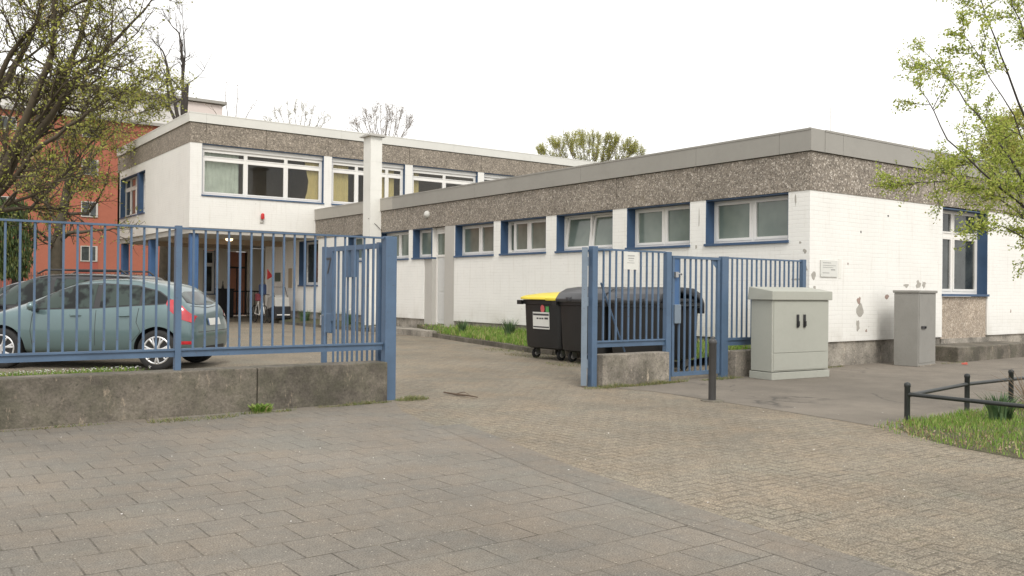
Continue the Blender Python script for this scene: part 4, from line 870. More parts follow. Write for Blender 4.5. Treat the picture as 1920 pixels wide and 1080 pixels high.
# ------------------------------------------------------------------ bins
def make_bin(v0, v1, u0, label, lidmat, dome, papers=False):
    """long face looks towards -x at x = u0; v0..v1 is the width"""
    t = thing('waste_bin', label, 'bin', (u0 + .5, (v0 + v1) / 2, 0), 0, 'large wheeled bins behind the right fence')
    w_ = v1 - v0; dp = 1.0; zb, zr = .20, 1.13
    b = MB(); s0, s1 = .10, .0
    def ring(z, ins, k=3, r_=.09):
        P = []; x0, x1, y0, y1 = u0 + ins * 1.1, u0 + dp - ins * .8, v0 + ins, v1 - ins
        for cx, cy, a0 in ((x0 + r_, y0 + r_, 180), (x1 - r_, y0 + r_, 270), (x1 - r_, y1 - r_, 0), (x0 + r_, y1 - r_, 90)):
            for i in range(k + 1): a = R(a0 + 90 * i / k); P.append((cx + math.cos(a) * r_, cy + math.sin(a) * r_, z))
        return P
    rings = [ring(zb, .10), ring(zb + .03, .06), ring(.35, .05), ring(1.0, .028), ring(1.04, .028), ring(1.05, .0), ring(zr, .0), ring(zr, .03), ring(.9, .06)]
    n = len(rings[0]); b.add(sum(rings, []), [(i * n + j, i * n + (j + 1) % n, (i + 1) * n + (j + 1) % n, (i + 1) * n + j) for i in range(len(rings) - 1) for j in range(n)] + [tuple(range(n - 1, -1, -1)), tuple((len(rings) - 1) * n + j for j in range(n))])
    b.build('body', 'bin_plastic', t, smooth=True)
    b = MB()
    if dome:
        pr = [(-.03, 1.10), (-.04, 1.16), (.05, 1.27), (.22, 1.35), (.5, 1.385), (.8, 1.365), (.97, 1.28), (1.06, 1.12), (1.06, .95), (1.02, .95), (1.01, 1.1), (.9, 1.2), (.5, 1.3), (.1, 1.2), (.0, 1.10)]
        b.prism([(u0 + x, z) for x, z in pr], v0 + .0, v1 - .0, lambda x, z, y: (x, y, z)); b.box(u0 + .1, u0 + .9, v0 + .05, v1 - .05, 1.135, 1.2)
        for yy in (v0 + w_ * .3, v0 + w_ * .7): b.box(u0 - .06, u0 + .05, yy - .06, yy + .06, 1.12, 1.2)
    else:
        pr = [(-.03, 1.14), (-.03, 1.18), (.10, 1.215), (.5, 1.26), (.98, 1.285), (1.04, 1.23), (1.02, 1.14)]
        b.prism([(u0 + x, z) for x, z in pr], v0 + .0, v1 - .0, lambda x, z, y: (x, y, z)); b.box(u0 - .07, u0, v0 + .1, v1 - .1, 1.135, 1.16); b.box(u0 - .075, u0 - .05, v0 + .04, v0 + .35, 1.12, 1.175)
    b.build('lid', lidmat, t, bevel=.014, smooth=True)
    b = MB()
    for yy in (v0 - .035, v1 + .035): b.tube([(u0 + .15, yy, 1.08), (u0 + .85, yy, 1.08)], .025, 8); b.box(u0 + .4, u0 + .6, min(yy, v0 if yy < v0 else v1), max(yy, v0 if yy < v0 else v1), 1.05, 1.11)
    b.box(u0 - .05, u0 + .02, v1 - .05, v1 + .08, 1.04, 1.12); b.build('trunnion', 'bin_plastic', t)
    for xx in (u0 + .22, u0 + .8):
        for yy in (v0 + .22, v1 - .2):
            b = MB(); b.lathe([(.03, -.022), (.085, -.022), (.1, -.012), (.1, .012), (.085, .022), (.03, .022)], (xx, yy, .10), 'y', 18); cs = b.build('castor', 'rubber', t, smooth=True)
            b = MB(); b.lathe([(.045, -.027), (.045, .027)], (xx, yy, .10), 'y', 12); b.build('hub', 'frame_grey', cs)
            b = MB(); b.box(xx - .03, xx + .07, yy - .04, yy - .03, .08, .235); b.box(xx - .03, xx + .07, yy + .03, yy + .04, .08, .235); b.box(xx - .05, xx + .08, yy - .05, yy + .05, .225, .245); b.build('fork', 'steel', cs)
    if papers:
        def F(a, d, z): k = (1.0 - z) / .65; return (u0 + .031 + k * .0242 - d, a, z)
        b = MB(); vm = v1 - .33
        b.box(vm - .50, vm, .003, .009, .58, .90, F); lb_ = b.build('label_sheet', 'paper_white', t)
        b = MB(); b.box(vm - .49, vm - .01, .009, .011, .835, .870, F); b.box(vm - .49, vm - .01, .009, .011, .605, .63, F)
        for y_, h_ in ((vm - .12, .03), (vm - .2, .028), (vm - .27, .03), (vm - .36, .035), (vm - .41, .035)): b.box(y_ - .055, y_, .009, .011, .765, .765 + h_, F)
        b.build('lettering', 'ink_dark', lb_)
        b = MB(); b.prism([(vm - .30 + math.cos(6.283 * i / 16) * .06, .965 + math.sin(6.283 * i / 16) * .075) for i in range(16)], .003, .008, lambda a, z, d: F(a, d, z)); b.build('red_sticker', 'sticker_red', t)
        b = MB(); b.box(vm - .49, vm - .40, .003, .008, .905, 1.01, F); b.build('green_sticker', 'sticker_green', t)
    return t
make_bin(3.20, 4.38, -3.0, 'black bin with yellow lid and white label, farthest from the fence', 'bin_lid_yellow', False, True)
make_bin(1.95, 3.22, -3.06, 'black bin with domed grey lid beside the yellow lidded bin', 'bin_lid_grey', True)
make_bin(.55, 1.82, -3.12, 'black bin with domed dark lid right behind the blue fence', 'bin_lid_grey', True)

# ------------------------------------------------------------------ cars
def make_car(name, label, loc, rz, paint, L=3.95, W=1.72, H=1.45, wb=2.49, rear=.70, kind='hatch', glassmat='car_glass', wheel_r=.315):
    t = thing(name, label, 'car', loc, rz)
    x0, x1 = -rear, L - rear; hw = W / 2; xr = x0; est = kind == 'estate'
    # rings: (x per ring point) bottom centre, bottom edge, sill, waist, shoulder, roof rail, roof centre
    def ring(xb, xm, xs, xt, w, wr, zb, zs, zr, zt, bulge=1.):
        return [(xb, 0, zb), (xb, w * .86, zb), (xb * .5 + xm * .5, w * .985 * bulge, zb + .12), (xm, w * bulge, .62), (xs, w * .965, zs), (xt, wr, zr), (xt, 0, zt)]
    f = x1
    Rg = [ring(xr + .05, xr, xr + .10, xr + (.46 if not est else .2), hw * .80, hw * .56, .26, .98, H - (.20 if not est else .1), H - (.17 if not est else .075)),
          ring(xr + .10, xr + .12, xr + .22, xr + (.58 if not est else .32), hw * .93, hw * .645, .25, .99, H - (.125 if not est else .065), H - (.095 if not est else .035)),
          ring(xr + .42, xr + .42, xr + .48, xr + (.86 if not est else .72), hw * .995, hw * .69, .24, .985, H - (.07 if not est else .035), H - (.04 if not est else .008)),
          ring(.35, .35, .4, .52, hw, hw * .71, .2, .955, H - .025, H),
          ring(.95, .95, .95, .98, hw, hw * .72, .2, .935, H - .03, H),
          ring(1.45, 1.45, 1.45, 1.32, hw, hw * .70, .2, .92, H - .06, H - .025),
          ring(1.95, 1.95, 1.98, 1.66, hw * .995, hw * .67, .2, .90, H - .165, H - .12),
          ring(2.25, 2.25, 2.35, 2.20, hw * .985, hw * .66, .21, .885, 1.04, 1.06),
          ring(2.6, 2.6, 2.62, 2.6, hw * .98, hw * .60, .23, .86, .935, .965),
          ring(f - .35, f - .3, f - .38, f - .4, hw * .93, hw * .55, .24, .75, .83, .86),
          ring(f - .12, f - .06, f - .16, f - .18, hw * .80, hw * .5, .24, .66, .74, .76),
          ring(f - .06, f, f - .08, f - .1, hw * .62, hw * .42, .26, .60, .68, .69)]
    V = []; 
    for r_ in Rg:
        V += [Vector(p) for p in r_]; V += [Vector((p[0], -p[1], p[2])) for p in r_[5:0:-1]]
    n = 12; K = len(Rg); F = [(i * n + j, (i + 1) * n + j, (i + 1) * n + (j + 1) % n, i * n + (j + 1) % n) for i in range(K - 1) for j in range(n)]
    for base, rev in ((0, True), ((K - 1) * n, False)):
        q = [(base + j, base + j + 1, base + n - 1 - j, base + (n - j) % n) for j in range(1, 5)]
        q = [(base + 0, base + 1, base + 11)] + [(base + j, base + j + 1, base + 11 - j, base + 12 - j) for j in range(1, 5)] + [(base + 5, base + 6, base + 7)]
        F += [tuple(reversed(x)) if rev else x for x in q]
    me = bpy.data.meshes.new('body'); me.from_pydata([tuple(v) for v in V], [], F); me.materials.append(MATS[paint]); me.materials.append(MATS['trim_black'])
    bm = bmesh.new(); bm.from_mesh(me); bmesh.ops.recalc_face_normals(bm, faces=bm.faces)
    cr = bm.edges.layers.float.get('crease_edge') or bm.edges.layers.float.new('crease_edge')
    for e in bm.edges:
        js_ = {v.index % n for v in e.verts}
        if js_ in ({4}, {8}): e[cr] = .35
        if js_ in ({5}, {7}): e[cr] = .35
    bm.to_mesh(me); bm.free()
    body = bpy.data.objects.new('body', me); col.objects.link(body)
    sm = body.modifiers.new('s', 'SUBSURF'); sm.levels = 3; sm.render_levels = 3
    cb = MB()
    for ax in (0, wb):
        for s_ in (-1, 1):
            cb.lathe([(wheel_r + .055, s_ * (hw - .26)), (wheel_r + .055, s_ * (hw + .2))], (ax, 0, wheel_r), 'y', 40)
    cut = cb.build('cutter', 'trim_black', world=False)
    cut.data.materials.clear(); cut.data.materials.append(MATS['trim_black'])
    bo_ = body.modifiers.new('b', 'BOOLEAN'); bo_.object = cut; bo_.operation = 'DIFFERENCE'; bo_.solver = 'EXACT'
    dg = bpy.context.evaluated_depsgraph_get(); dg.update()
    ev = body.evaluated_get(dg); me2 = bpy.data.meshes.new_from_object(ev, preserve_all_data_layers=True, depsgraph=dg)
    body.modifiers.clear(); body.data = me2; bpy.data.objects.remove(cut)
    for p in me2.polygons:
        p.use_smooth = True
        c = p.center
        for ax in (0, wb):
            if math.hypot(c.x - ax, c.z - wheel_r) < wheel_r + .053 and abs(c.y) < hw + .1 and abs(c.y) > hw - .27: p.material_index = 1; p.use_smooth = False
    try: me2.set_sharp_from_angle(angle=R(35))
    except Exception: pass
    if len(me2.materials) < 2: me2.materials.append(MATS['trim_black'])
    body.parent = t
    bvh = BVHTree.FromPolygons([v.co.copy() for v in me2.vertices], [tuple(p.vertices) for p in me2.polygons])
    def proj(pts_top, pts_bot, org, nm, mat, off=.004, nu=26, nv=6, parent=body):
        """a thin skin following the body between two curves; org(a, b) -> ray origin and direction"""
        def curve(P, a):
            a = P[0][0] + (P[-1][0] - P[0][0]) * a
            for (p0, q0), (p1, q1) in zip(P, P[1:]):
                if p0 <= a <= p1 or p1 <= a <= p0: return a, q0 + (q1 - q0) * ((a - p0) / (p1 - p0) if p1 != p0 else 0)
            return P[-1]
        b = MB(); V = []
        for i in range(nu + 1):
            ta, tb = curve(pts_top, i / nu), curve(pts_bot, i / nu)
            for j in range(nv + 1):
                k = j / nv; a = tb[0] + (ta[0] - tb[0]) * k; h = tb[1] + (ta[1] - tb[1]) * k
                o_, d_ = org(a, h); hit = bvh.ray_cast(o_, d_)
                V.append((hit[0] + hit[1] * off * (1 if hit[1].dot(d_) < 0 else -1)) if hit[0] is not None else None)
        for i in range(nu):
            for j in range(nv):
                q = [i * (nv + 1) + j, (i + 1) * (nv + 1) + j, (i + 1) * (nv + 1) + j + 1, i * (nv + 1) + j + 1]
                if all(V[x] is not None for x in q): b.add([V[x] for x in q], [(0, 1, 2, 3)])
        o = b.build(nm, mat, parent, smooth=False, world=False, recalc=False)
        bm = bmesh.new(); bm.from_mesh(o.data); bmesh.ops.remove_doubles(bm, verts=bm.verts, dist=.0004)
        bmesh.ops.recalc_face_normals(bm, faces=bm.faces); bm.to_mesh(o.data); bm.free()
        for p in o.data.polygons: p.use_smooth = True
        return o
    for s_ in (1, -1):
        side = lambda a, h, s_=s_: (Vector((a, s_ * 3, h)), Vector((0, -s_, 0)))
        # black surround, then the panes
        tp = [(-.20, H - .36), (.04, H - .21), (.4, H - .125), (1.0, H - .095), (1.4, H - .125), (1.75, H - .24), (2.12, 1.0)]
        bt_ = [(-.20, H - .375), (-.10, 1.03), (.4, 1.0), (1.0, .955), (1.5, .94), (2.0, .925), (2.12, .93)]
        if est: tp = [(-.50, H - .22), (-.40, H - .13)] + tp[2:]; bt_ = [(-.50, H - .3), (-.42, 1.0)] + bt_[2:]
        proj(tp, bt_, side, 'window_surround', 'trim_black', .003, 50, 8)
        def sub(x0_, x1_, ins=.018, tp=tp, bt_=bt_):
            def val(P, x):
                for (p0, q0), (p1, q1) in zip(P, P[1:]):
                    if p0 <= x <= p1: return q0 + (q1 - q0) * (x - p0) / (p1 - p0)
                return P[-1][1]
            xs_ = [x0_ + (x1_ - x0_) * i / 12 for i in range(13)]
            return [(x, max(val(tp, x) - ins, val(bt_, x) + ins)) for x in xs_], [(x, val(bt_, x) + ins) for x in xs_]
        for (q0, q1) in ((tp[0][0] + .03, .27), (.31, .93), (1.03, 1.98)):
            a_, b_ = sub(q0, q1); proj(a_, b_, side, 'side_window', glassmat, .007, 26, 6)
        # tail light wrapping the rear corner
        if not est: proj([(x0 + .10, .84), (x0 + .26, 1.0), (x0 + .42, 1.10), (x0 + .50, 1.10)], [(x0 + .10, .74), (x0 + .26, .80), (x0 + .42, .92), (x0 + .50, 1.03)], side, 'tail_light', 'taillight', .012, 20, 8)
        proj([(x0 + .10, .46), (x0 + .25, .46)], [(x0 + .10, .41), (x0 + .25, .41)], side, 'reflector', 'taillight', .005, 8, 3)
        # door seams
        for P in (([(.98, .93), (.985, .3)]), ([(.30, .97), (.33, .75), (.26, .6), (.42, .42)]), ([(1.99, .9), (2.02, .6), (1.98, .33)])):
            b = MB(); V = []
            for (p0, p1) in zip(P, P[1:]):
                for k in range(8):
                    a = p0[0] + (p1[0] - p0[0]) * k / 8; h = p0[1] + (p1[1] - p0[1]) * k / 8; hit = bvh.ray_cast(*side(a, h))
                    if hit[0]: V.append(hit[0] + Vector((0, s_ * .0015, 0)))
            b.tube(V, .0035, 4, False); b.build('door_seam', 'joint_dark', body, world=False, recalc=False)
        for hx in (.52, 1.30):
            hit = bvh.ray_cast(*side(hx, .84)); y_ = hit[0].y if hit[0] else s_ * hw
            b = MB(); b.tube([(hx - .09, y_ - s_ * .01, .845), (hx - .06, y_ + s_ * .03, .85), (hx + .06, y_ + s_ * .03, .845), (hx + .09, y_ - s_ * .01, .84)], .013, 8); b.build('door_handle', paint if not est else 'trim_black', body, smooth=True, world=False)
        # mirror
        b = MB(); b.lathe([(.005, -.09), (.06, -.075), (.085, -.02), (.08, .05), (.05, .08), (.005, .09)], (0, 0, 0), 'y', 14)
        b.v = [(1.93 + z * .0 + x * .75, s_ * (hw + .09) + y, .985 + z_ * .85) for (x, y, z_) in b.v for z in (0,)]
        mr = b.build('wing_mirror', paint, body, smooth=2, world=False)
        b = MB(); b.box(1.90, 1.97, min(s_ * (hw - .12), s_ * (hw + .05)), max(s_ * (hw - .12), s_ * (hw + .05)), .90, .955); b.build('mirror_arm', 'trim_black', mr, world=False, bevel=.01)
        # headlight
        fr1 = lambda a, h, s_=s_: (Vector((f + 1, s_ * a, h)), Vector((-1, 0, 0)))
        proj([(.50, .72), (.62, .76), (.74, .80)], [(.50, .60), (.62, .62), (.74, .66)], fr1, 'headlight', 'frame_grey', .008, 10, 5)
    rearr = lambda a, h: (Vector((x0 - 2, a, h)), Vector((1, 0, 0)))
    hr = H - (.22 if not est else .12)
    proj([(-.50, hr - .04), (-.3, hr), (.3, hr), (.50, hr - .04)], [(-.60, 1.06), (-.3, 1.02), (.3, 1.02), (.60, 1.06)], rearr, 'rear_window', glassmat, .006, 24, 8)
    proj([(-.60, 1.01), (0, .975), (.60, 1.01)], [(-.60, 1.003), (0, .965), (.60, 1.003)], rearr, 'tailgate_seam', 'joint_dark', .003, 20, 2)
    pt = proj([(-.26, .80), (.26, .80)], [(-.26, .69), (.26, .69)], rearr, 'number_plate', 'paper_white', .014, 8, 3)
    proj([(.215, .80), (.26, .80)], [(.215, .69), (.26, .69)], rearr, 'plate_band', 'blue_column', .016, 3, 3, pt)
    proj([(-.62, .60), (.62, .60)], [(-.62, .592), (.62, .592)], rearr, 'bumper_seam', 'joint_dark', .003, 20, 1)
    proj([(-.45, .36), (.45, .36)], [(-.5, .27), (.5, .27)], rearr, 'rear_valance', 'trim_black', .004, 20, 3)
    top = lambda a, h: (Vector((h, a, 3)), Vector((0, 0, -1)))
    proj([(-.46, 1.53), (0, 1.50), (.46, 1.53)], [(-.58, 2.18), (0, 2.30), (.58, 2.18)], top, 'windscreen', glassmat, .005, 24, 10)
    b = MB(); b.tube([(.1, .35, H - .005), (.02, .35, H + .12)], .006, 5) if not est else None
    if est:
        for s_ in (-1, 1): b.tube([(-.35, s_ * .56, H - .03), (-.25, s_ * .56, H + .045), (1.2, s_ * .56, H + .045), (1.35, s_ * .56, H - .03)], .018, 8)
    b.build('roof_rail' if est else 'aerial', 'trim_black', body, smooth=True, world=False)
    # wheels
    for ax in (0, wb):
        for s_ in (-1, 1):
            r_ = wheel_r; yc = s_ * (hw - .115); b = MB()
            prof = [(r_ * .66, -.095), (r_ * .80, -.102), (r_ * .93, -.098), (r_ * .99, -.08), (r_, -.05), (r_, .05), (r_ * .99, .08), (r_ * .93, .098), (r_ * .80, .102), (r_ * .66, .095)]
            b.lathe(prof, (ax, yc, r_), 'y', 40); wh = b.build('wheel', 'rubber', t, smooth=True, world=False)
            b = MB(); o_ = s_ * .1; N = 40
            V = []
            for rr_, yy in ((r_ * .70, .098), (r_ * .66, .104), (r_ * .62, .098), (r_ * .60, .03)):
                V += [(ax + math.cos(6.283 * j / N) * rr_, yc + s_ * yy, r_ + math.sin(6.283 * j / N) * rr_) for j in range(N)]
            b.add(V, [(i * N + j, i * N + (j + 1) % N, (i + 1) * N + (j + 1) % N, (i + 1) * N + j) for i in range(3) for j in range(N)])
            for k in range(7):
                a = 6.283 * k / 7 + .2; ca, sa = math.cos(a), math.sin(a)
                for dw in (-.13, .13):
                    a2 = a + dw; c2_, s2_ = math.cos(a2), math.sin(a2)
                    p = [(ax + ca * r_ * .12, yc + s_ * .088, r_ + sa * r_ * .12), (ax + ca * r_ * .33, yc + s_ * .097, r_ + sa * r_ * .33), (ax + c2_ * r_ * .64, yc + s_ * .095, r_ + s2_ * r_ * .64)]
                    b.tube(p, [.024, .019, .016], 6)
            b.lathe([(.004, .0), (.055, .0), (.05, .012), (.004, .014)], (0, 0, 0), 'y', 16) if False else None
            b.tube([(ax, yc + s_ * .06, r_), (ax, yc + s_ * .108, r_)], [.06, .045], 14)
            b.build('rim', 'rim_metal', wh, smooth=True, world=False)
            b = MB(); b.lathe([(r_ * .62, -.02), (r_ * .62, .03)], (ax, yc, r_), 'y', 24); b.build('brake_drum', 'joint_dark', wh, world=False)
    return t
make_car('parked_car', 'sage green hatchback parked behind the left fence, rear end towards the gateway', (-9.12, 5.63, 0), R(141.5), 'paint_sage', L=3.88, rear=.62)
make_car('parked_car', 'black estate car with roof rails parked beyond the green hatchback', (-9.3, 8.8, 0), R(141), 'paint_black', L=4.4, W=1.8, H=1.56, wb=2.65, rear=.85, kind='estate', wheel_r=.32)
make_car('parked_car', 'dark navy car mostly hidden beyond the black estate', (-9.3, 11.6, 0), R(141), 'paint_navy', L=4.2, W=1.75, H=1.46, wb=2.55, rear=.8, kind='hatch')

# ------------------------------------------------------------------ red apartment house far behind
rh = thing('apartment_house', 'tall red rendered apartment house with white attic storey behind the trees', 'building', (-5, 52.6, 0))
b = MB(); b.box(-40, 6.85, 52.6, 64, 0, 12.05); b.build('wall', 'red_render', rh)
b = MB(); b.box(-40, 6.8, 53.0, 63.5, 12.05, 14.1); b.build('attic_wall', 'attic_white', rh)
b = MB(); b.box(4.3, 6.87, 52.75, 63, 12.06, 14.05); b.build('stair_head', 'attic_pink', rh)
b = MB(); b.box(-40, 7.1, 52.5, 64, 14.1, 14.3); b.box(-40, 4.2, 52.35, 53, 12.05, 12.25); b.build('roof', 'roof_edge', rh)
for x in (-14.6, -10.6, -6.3, -1.65):
    for z_ in (2.9, 5.75, 8.45, 10.85):
        hh = 1.0 if z_ < 10.5 else .8
        b = MB(); b.box(x - .5, x + .5, 52.52, 52.6, z_, z_ + .06); b.box(x - .5, x + .5, 52.52, 52.6, z_ + hh - .05, z_ + hh); b.box(x - .5, x - .44, 52.52, 52.6, z_ + .06, z_ + hh - .05); b.box(x + .38, x + .5, 52.52, 52.6, z_ + .06, z_ + hh - .05); b.box(x + .0, x + .05, 52.53, 52.6, z_ + .06, z_ + hh - .05)
        wo = b.build('window', 'soffit_grey', rh); b = MB(); b.box(x - .44, x + .38, 52.56, 52.59, z_ + .06, z_ + hh - .05); b.build('pane', 'glass_dark', wo)
    b = MB(); b.box(x - .55, x + .55, 52.57, 52.598, 0, 2.85); b.build('wall_panel', 'red_render_dark', rh)
pf = thing('picket_fence', 'thin reddish picket fence along the far end of the yard', 'fence', (-5, 44, 0)); b = MB()
b.box(-26, 2.0, 44, 44.03, .5, .58); b.box(-26, 2.0, 44, 44.03, 1.8, 1.88); b.build('rail', 'picket_wood', pf)
b = MB(); x = -26
while x < 2: b.box(x, x + .07, 43.975, 44.0, .1, 2.05 + random.uniform(-.05, .05)); x += .14
b.build('pickets', 'picket_wood', pf)

# ------------------------------------------------------------------ trees
def rv(): 
    v = Vector((random.gauss(0, 1), random.gauss(0, 1), random.gauss(0, 1))); return v.normalized()
class Tree:
    def __init__(s, upf=.15, jit=.22, leaf=.05, leafn=3, twig=.004, sides=5, leaf_from=1, spread=.06):
        s.w = MB(); s.lf = MB(); s.upf, s.jit, s.leaf, s.leafn, s.twig, s.sides, s.leaf_from, s.spread = upf, jit, leaf, leafn, twig, sides, leaf_from, spread
    def leafat(s, p, n):
        for _ in range(n):
            c = p + rv() * s.spread * random.random() ** .5; a = rv() * s.leaf * random.uniform(.5, 1.1); b = a.cross(rv()).normalized() * s.leaf * random.uniform(.3, .6)
            s.lf.add([c - a * .5, c + b * .5 - a * .05, c + a * .5, c - b * .5 - a * .05], [(0, 1, 2, 3)])
    def limb(s, pts, r0, r1, kids, klen, lvl, kang=.9):
        pts = [Vector(p) for p in pts]; k = len(pts) - 1
        # resample with a little wobble
        Q = []
        for i in range(k):
            m_ = 3
            for j in range(m_): Q.append(pts[i].lerp(pts[i + 1], j / m_) + (rv() * (pts[i + 1] - pts[i]).length * .03 if (i or j) else Vector()))
        Q.append(pts[-1]); N = len(Q)
        s.w.tube(Q, [r0 + (r1 - r0) * (i / (N - 1)) ** .8 for i in range(N)], 8 if r0 > .05 else s.sides, False)
        for c in range(kids):
            tpos = random.uniform(.15, 1); i = min(N - 2, int(tpos * (N - 1))); p = Q[i].lerp(Q[i + 1], random.random())
            d = (Q[i + 1] - Q[i]).normalized(); o = (d * random.uniform(.5, 1) + rv() * kang).normalized()
            rr = (r0 + (r1 - r0) * tpos) * .5; s.grow(p, o, klen * random.uniform(.6, 1.2), max(rr, s.twig * 1.5), lvl)
        s.grow(Q[-1], (Q[-1] - Q[-2]).normalized(), klen * .8, r1, lvl)
    def grow(s, p, d, L, r, lvl):
        n = 4 if lvl > 0 else 3; pts = [p]; q = p
        for i in range(n):
            d = (d + rv() * s.jit + Vector((0, 0, s.upf))).normalized(); q = q + d * L / n; pts.append(q)
        r1 = max(s.twig * .6, r * .45); s.w.tube(pts, [r + (r1 - r) * i / n for i in range(n + 1)], s.sides if lvl else 3, False)
        if lvl <= s.leaf_from:
            for i in range(1, n + 1): s.leafat(pts[i], s.leafn if random.random() < .85 else 0); s.leafat(pts[i].lerp(pts[i - 1], .5), max(0, s.leafn - 1))
        if lvl > 0:
            for i in range(1, n + 1):
                for _ in range(2 if i > 1 else 1):
                    if random.random() < .97:
                        o = (d * random.uniform(.6, 1.) + rv() * .8).normalized(); s.grow(pts[i], o, L * random.uniform(.45, .7), r * .5, lvl - 1)
    def finish(s, name, label, base, bark, leafmat, cat='tree', group=None):
        t = thing(name, label, cat, tuple(base), 0, group); s.w.build('trunk', bark, t, smooth=2, recalc=False)
        if s.lf.v: s.lf.build('crown', leafmat, t, recalc=False)
        return t
random.seed(11)
# young tree in the pit at the right edge, its boughs reaching into the view
T = Tree(.04, .27, .040, 4, .003, 4, 1, .05); base = Vector((-3.05, -5.75, .03)); top_ = at(2050, 500, 9.1)
T.w.tube([base, base.lerp(top_, .5) + Vector((.03, 0, 0)), top_, at(2060, 300, 9.1), at(2075, 60, 9.2), at(2060, -150, 9.3)], [.075, .06, .052, .042, .03, .015], 10, False)
A_ = lambda *q: [at(*p) for p in q]
T.limb(A_((2050, 480, 9.1), (1990, 420, 9.2), (1920, 335, 9.3), (1852, 245, 9.5), (1792, 165, 9.7), (1742, 105, 9.9)), .02, .004, 17, .36, 1)
T.limb(A_((2050, 520, 9.1), (1985, 450, 8.9), (1915, 385, 8.8), (1835, 320, 8.6), (1775, 260, 8.5), (1738, 185, 8.4)), .018, .004, 17, .36, 1)
T.limb(A_((2050, 540, 9.1), (1990, 470, 9.3), (1925, 410, 9.4), (1850, 360, 9.5), (1780, 338, 9.6), (1700, 345, 9.7)), .018, .004, 24, .38, 1)
T.limb(A_((2055, 420, 9.1), (1990, 330, 9.0), (1925, 220, 8.9), (1885, 130, 8.8), (1855, 50, 8.7), (1835, -30, 8.6)), .018, .004, 12, .34, 1)
T.limb(A_((2065, 250, 9.1), (1985, 160, 9.3), (1925, 85, 9.4), (1900, 10, 9.5), (1885, -60, 9.6)), .014, .004, 10, .32, 1)
T.limb(A_((2050, 460, 9.1), (1980, 350, 8.7), (1930, 290, 8.5), (1880, 180, 8.3), (1815, 75, 8.2)), .012, .003, 8, .26, 1)
T.limb(A_((2050, 545, 9.1), (1980, 490, 8.9), (1925, 450, 8.8), (1880, 425, 8.7), (1855, 428, 8.6)), .012, .003, 10, .3, 1)
T.limb(A_((2050, 500, 9.1), (1970, 400, 9.6), (1900, 350, 9.9), (1840, 300, 10.1), (1800, 310, 10.2)), .012, .003, 19, .36, 1)
T.limb(A_((2050, 520, 9.1), (1960, 380, 9.9), (1900, 310, 10.3), (1860, 270, 10.5)), .012, .003, 17, .36, 1)
for q in range(16):
    a = q * 2.4; z_ = 1.6 + q * .16; p = base + Vector((0, 0, z_)) ; T.grow(Vector((top_.x + .02, top_.y, z_ + .2)), Vector((math.cos(a) + .6, math.sin(a) - .3, .6)).normalized(), .8, .012, 1)
T.finish('street_tree', 'young street tree with fresh green leaves overhanging from the right edge', base, 'bark_dark', 'leaf_fresh')
# big leaning tree at the left
random.seed(5)
T = Tree(.08, .27, .09, 1, .0055, 4, 1, .12); base = Vector((-12.9, 13.4, 0)); k0 = at(-95, 520, 19.5)
T.w.tube([base, base.lerp(k0, .6) + Vector((.1, .1, 0)), k0, at(-60, 440, 19.5)], [.34, .28, .26, .22], 12, False); dt = 19.5
T.limb(A_((-75, 480, dt), (-20, 380, 19.3), (22, 290, 19.0), (60, 200, 18.8), (95, 95, 18.6), (110, -30, 18.5)), .15, .04, 12, 1.5, 2)
T.limb(A_((-70, 460, dt), (0, 330, 19.8), (60, 255, 20.2), (115, 150, 20.5), (160, 45, 20.8), (185, -50, 21)), .14, .03, 12, 1.4, 2)
T.limb(A_((-60, 440, dt), (30, 300, 19.2), (95, 215, 19.0), (150, 140, 18.8), (215, 80, 18.6), (270, 20, 18.5)), .11, .02, 12, 1.2, 2)
T.limb(A_((-70, 470, dt), (-30, 250, 20), (20, 130, 20.4), (70, 40, 20.7), (90, -60, 21)), .12, .03, 10, 1.4, 2)
T.limb(A_((-70, 400, dt), (0, 360, 18.8), (60, 290, 18.3), (130, 235, 18), (190, 195, 17.8), (235, 170, 17.6)), .08, .012, 12, .8, 2)
T.limb(A_((-75, 480, dt), (0, 395, 20.1), (60, 390, 20.6), (110, 340, 21), (150, 290, 21.2), (195, 240, 21.4)), .07, .012, 9, .8, 2)
T.limb(A_((-60, 300, dt), (-10, 160, 19), (40, 70, 18.8), (130, 15, 18.5), (200, -20, 18.2)), .08, .015, 12, 1.2, 2)
T.limb(A_((100, 140, 18.7), (160, 110, 18.4), (225, 130, 18.2), (270, 160, 18)), .03, .01, 10, .8, 1)
T.limb(A_((-60, 420, dt), (-10, 400, 18.9), (30, 360, 18.5), (80, 350, 18.3), (150, 330, 18)), .04, .01, 6, .7, 1)
T.finish('leaning_tree', 'large multi-stemmed tree with sparse olive leaves leaning in from the left edge', base, 'bark_mossy', 'leaf_olive')
# forked tree before the red house
random.seed(8)
T = Tree(.05, .26, .13, 1, .009, 4, 1, .2); d_ = 35.
base = Vector(at(104, 560, d_)); base.z = 0
T.w.tube([base] + A_((104, 530, d_), (105, 490, d_), (108, 462, d_), (112, 430, d_), (120, 390, d_), (128, 340, d_), (136, 280, d_), (142, 220, d_)), [.30, .28, .25, .24, .2, .18, .14, .09, .05], 10, False)
T.limb(A_((106, 470, d_), (90, 448, 34.5), (74, 436, 34), (58, 428, 33.6)), .09, .03, 6, 1.1, 1)
T.limb(A_((108, 466, d_), (98, 445, 35.5), (85, 415, 36), (60, 370, 36.3), (35, 330, 36.5)), .09, .02, 8, 1.2, 2)
T.limb(A_((112, 450, d_), (130, 437, 34.6), (165, 433, 34.3), (200, 431, 34), (216, 428, 34)), .10, .03, 7, 1.0, 1)
T.limb(A_((114, 430, d_), (90, 385, 35.2), (76, 350, 35.5), (50, 300, 36)), .1, .02, 9, 1.3, 2)
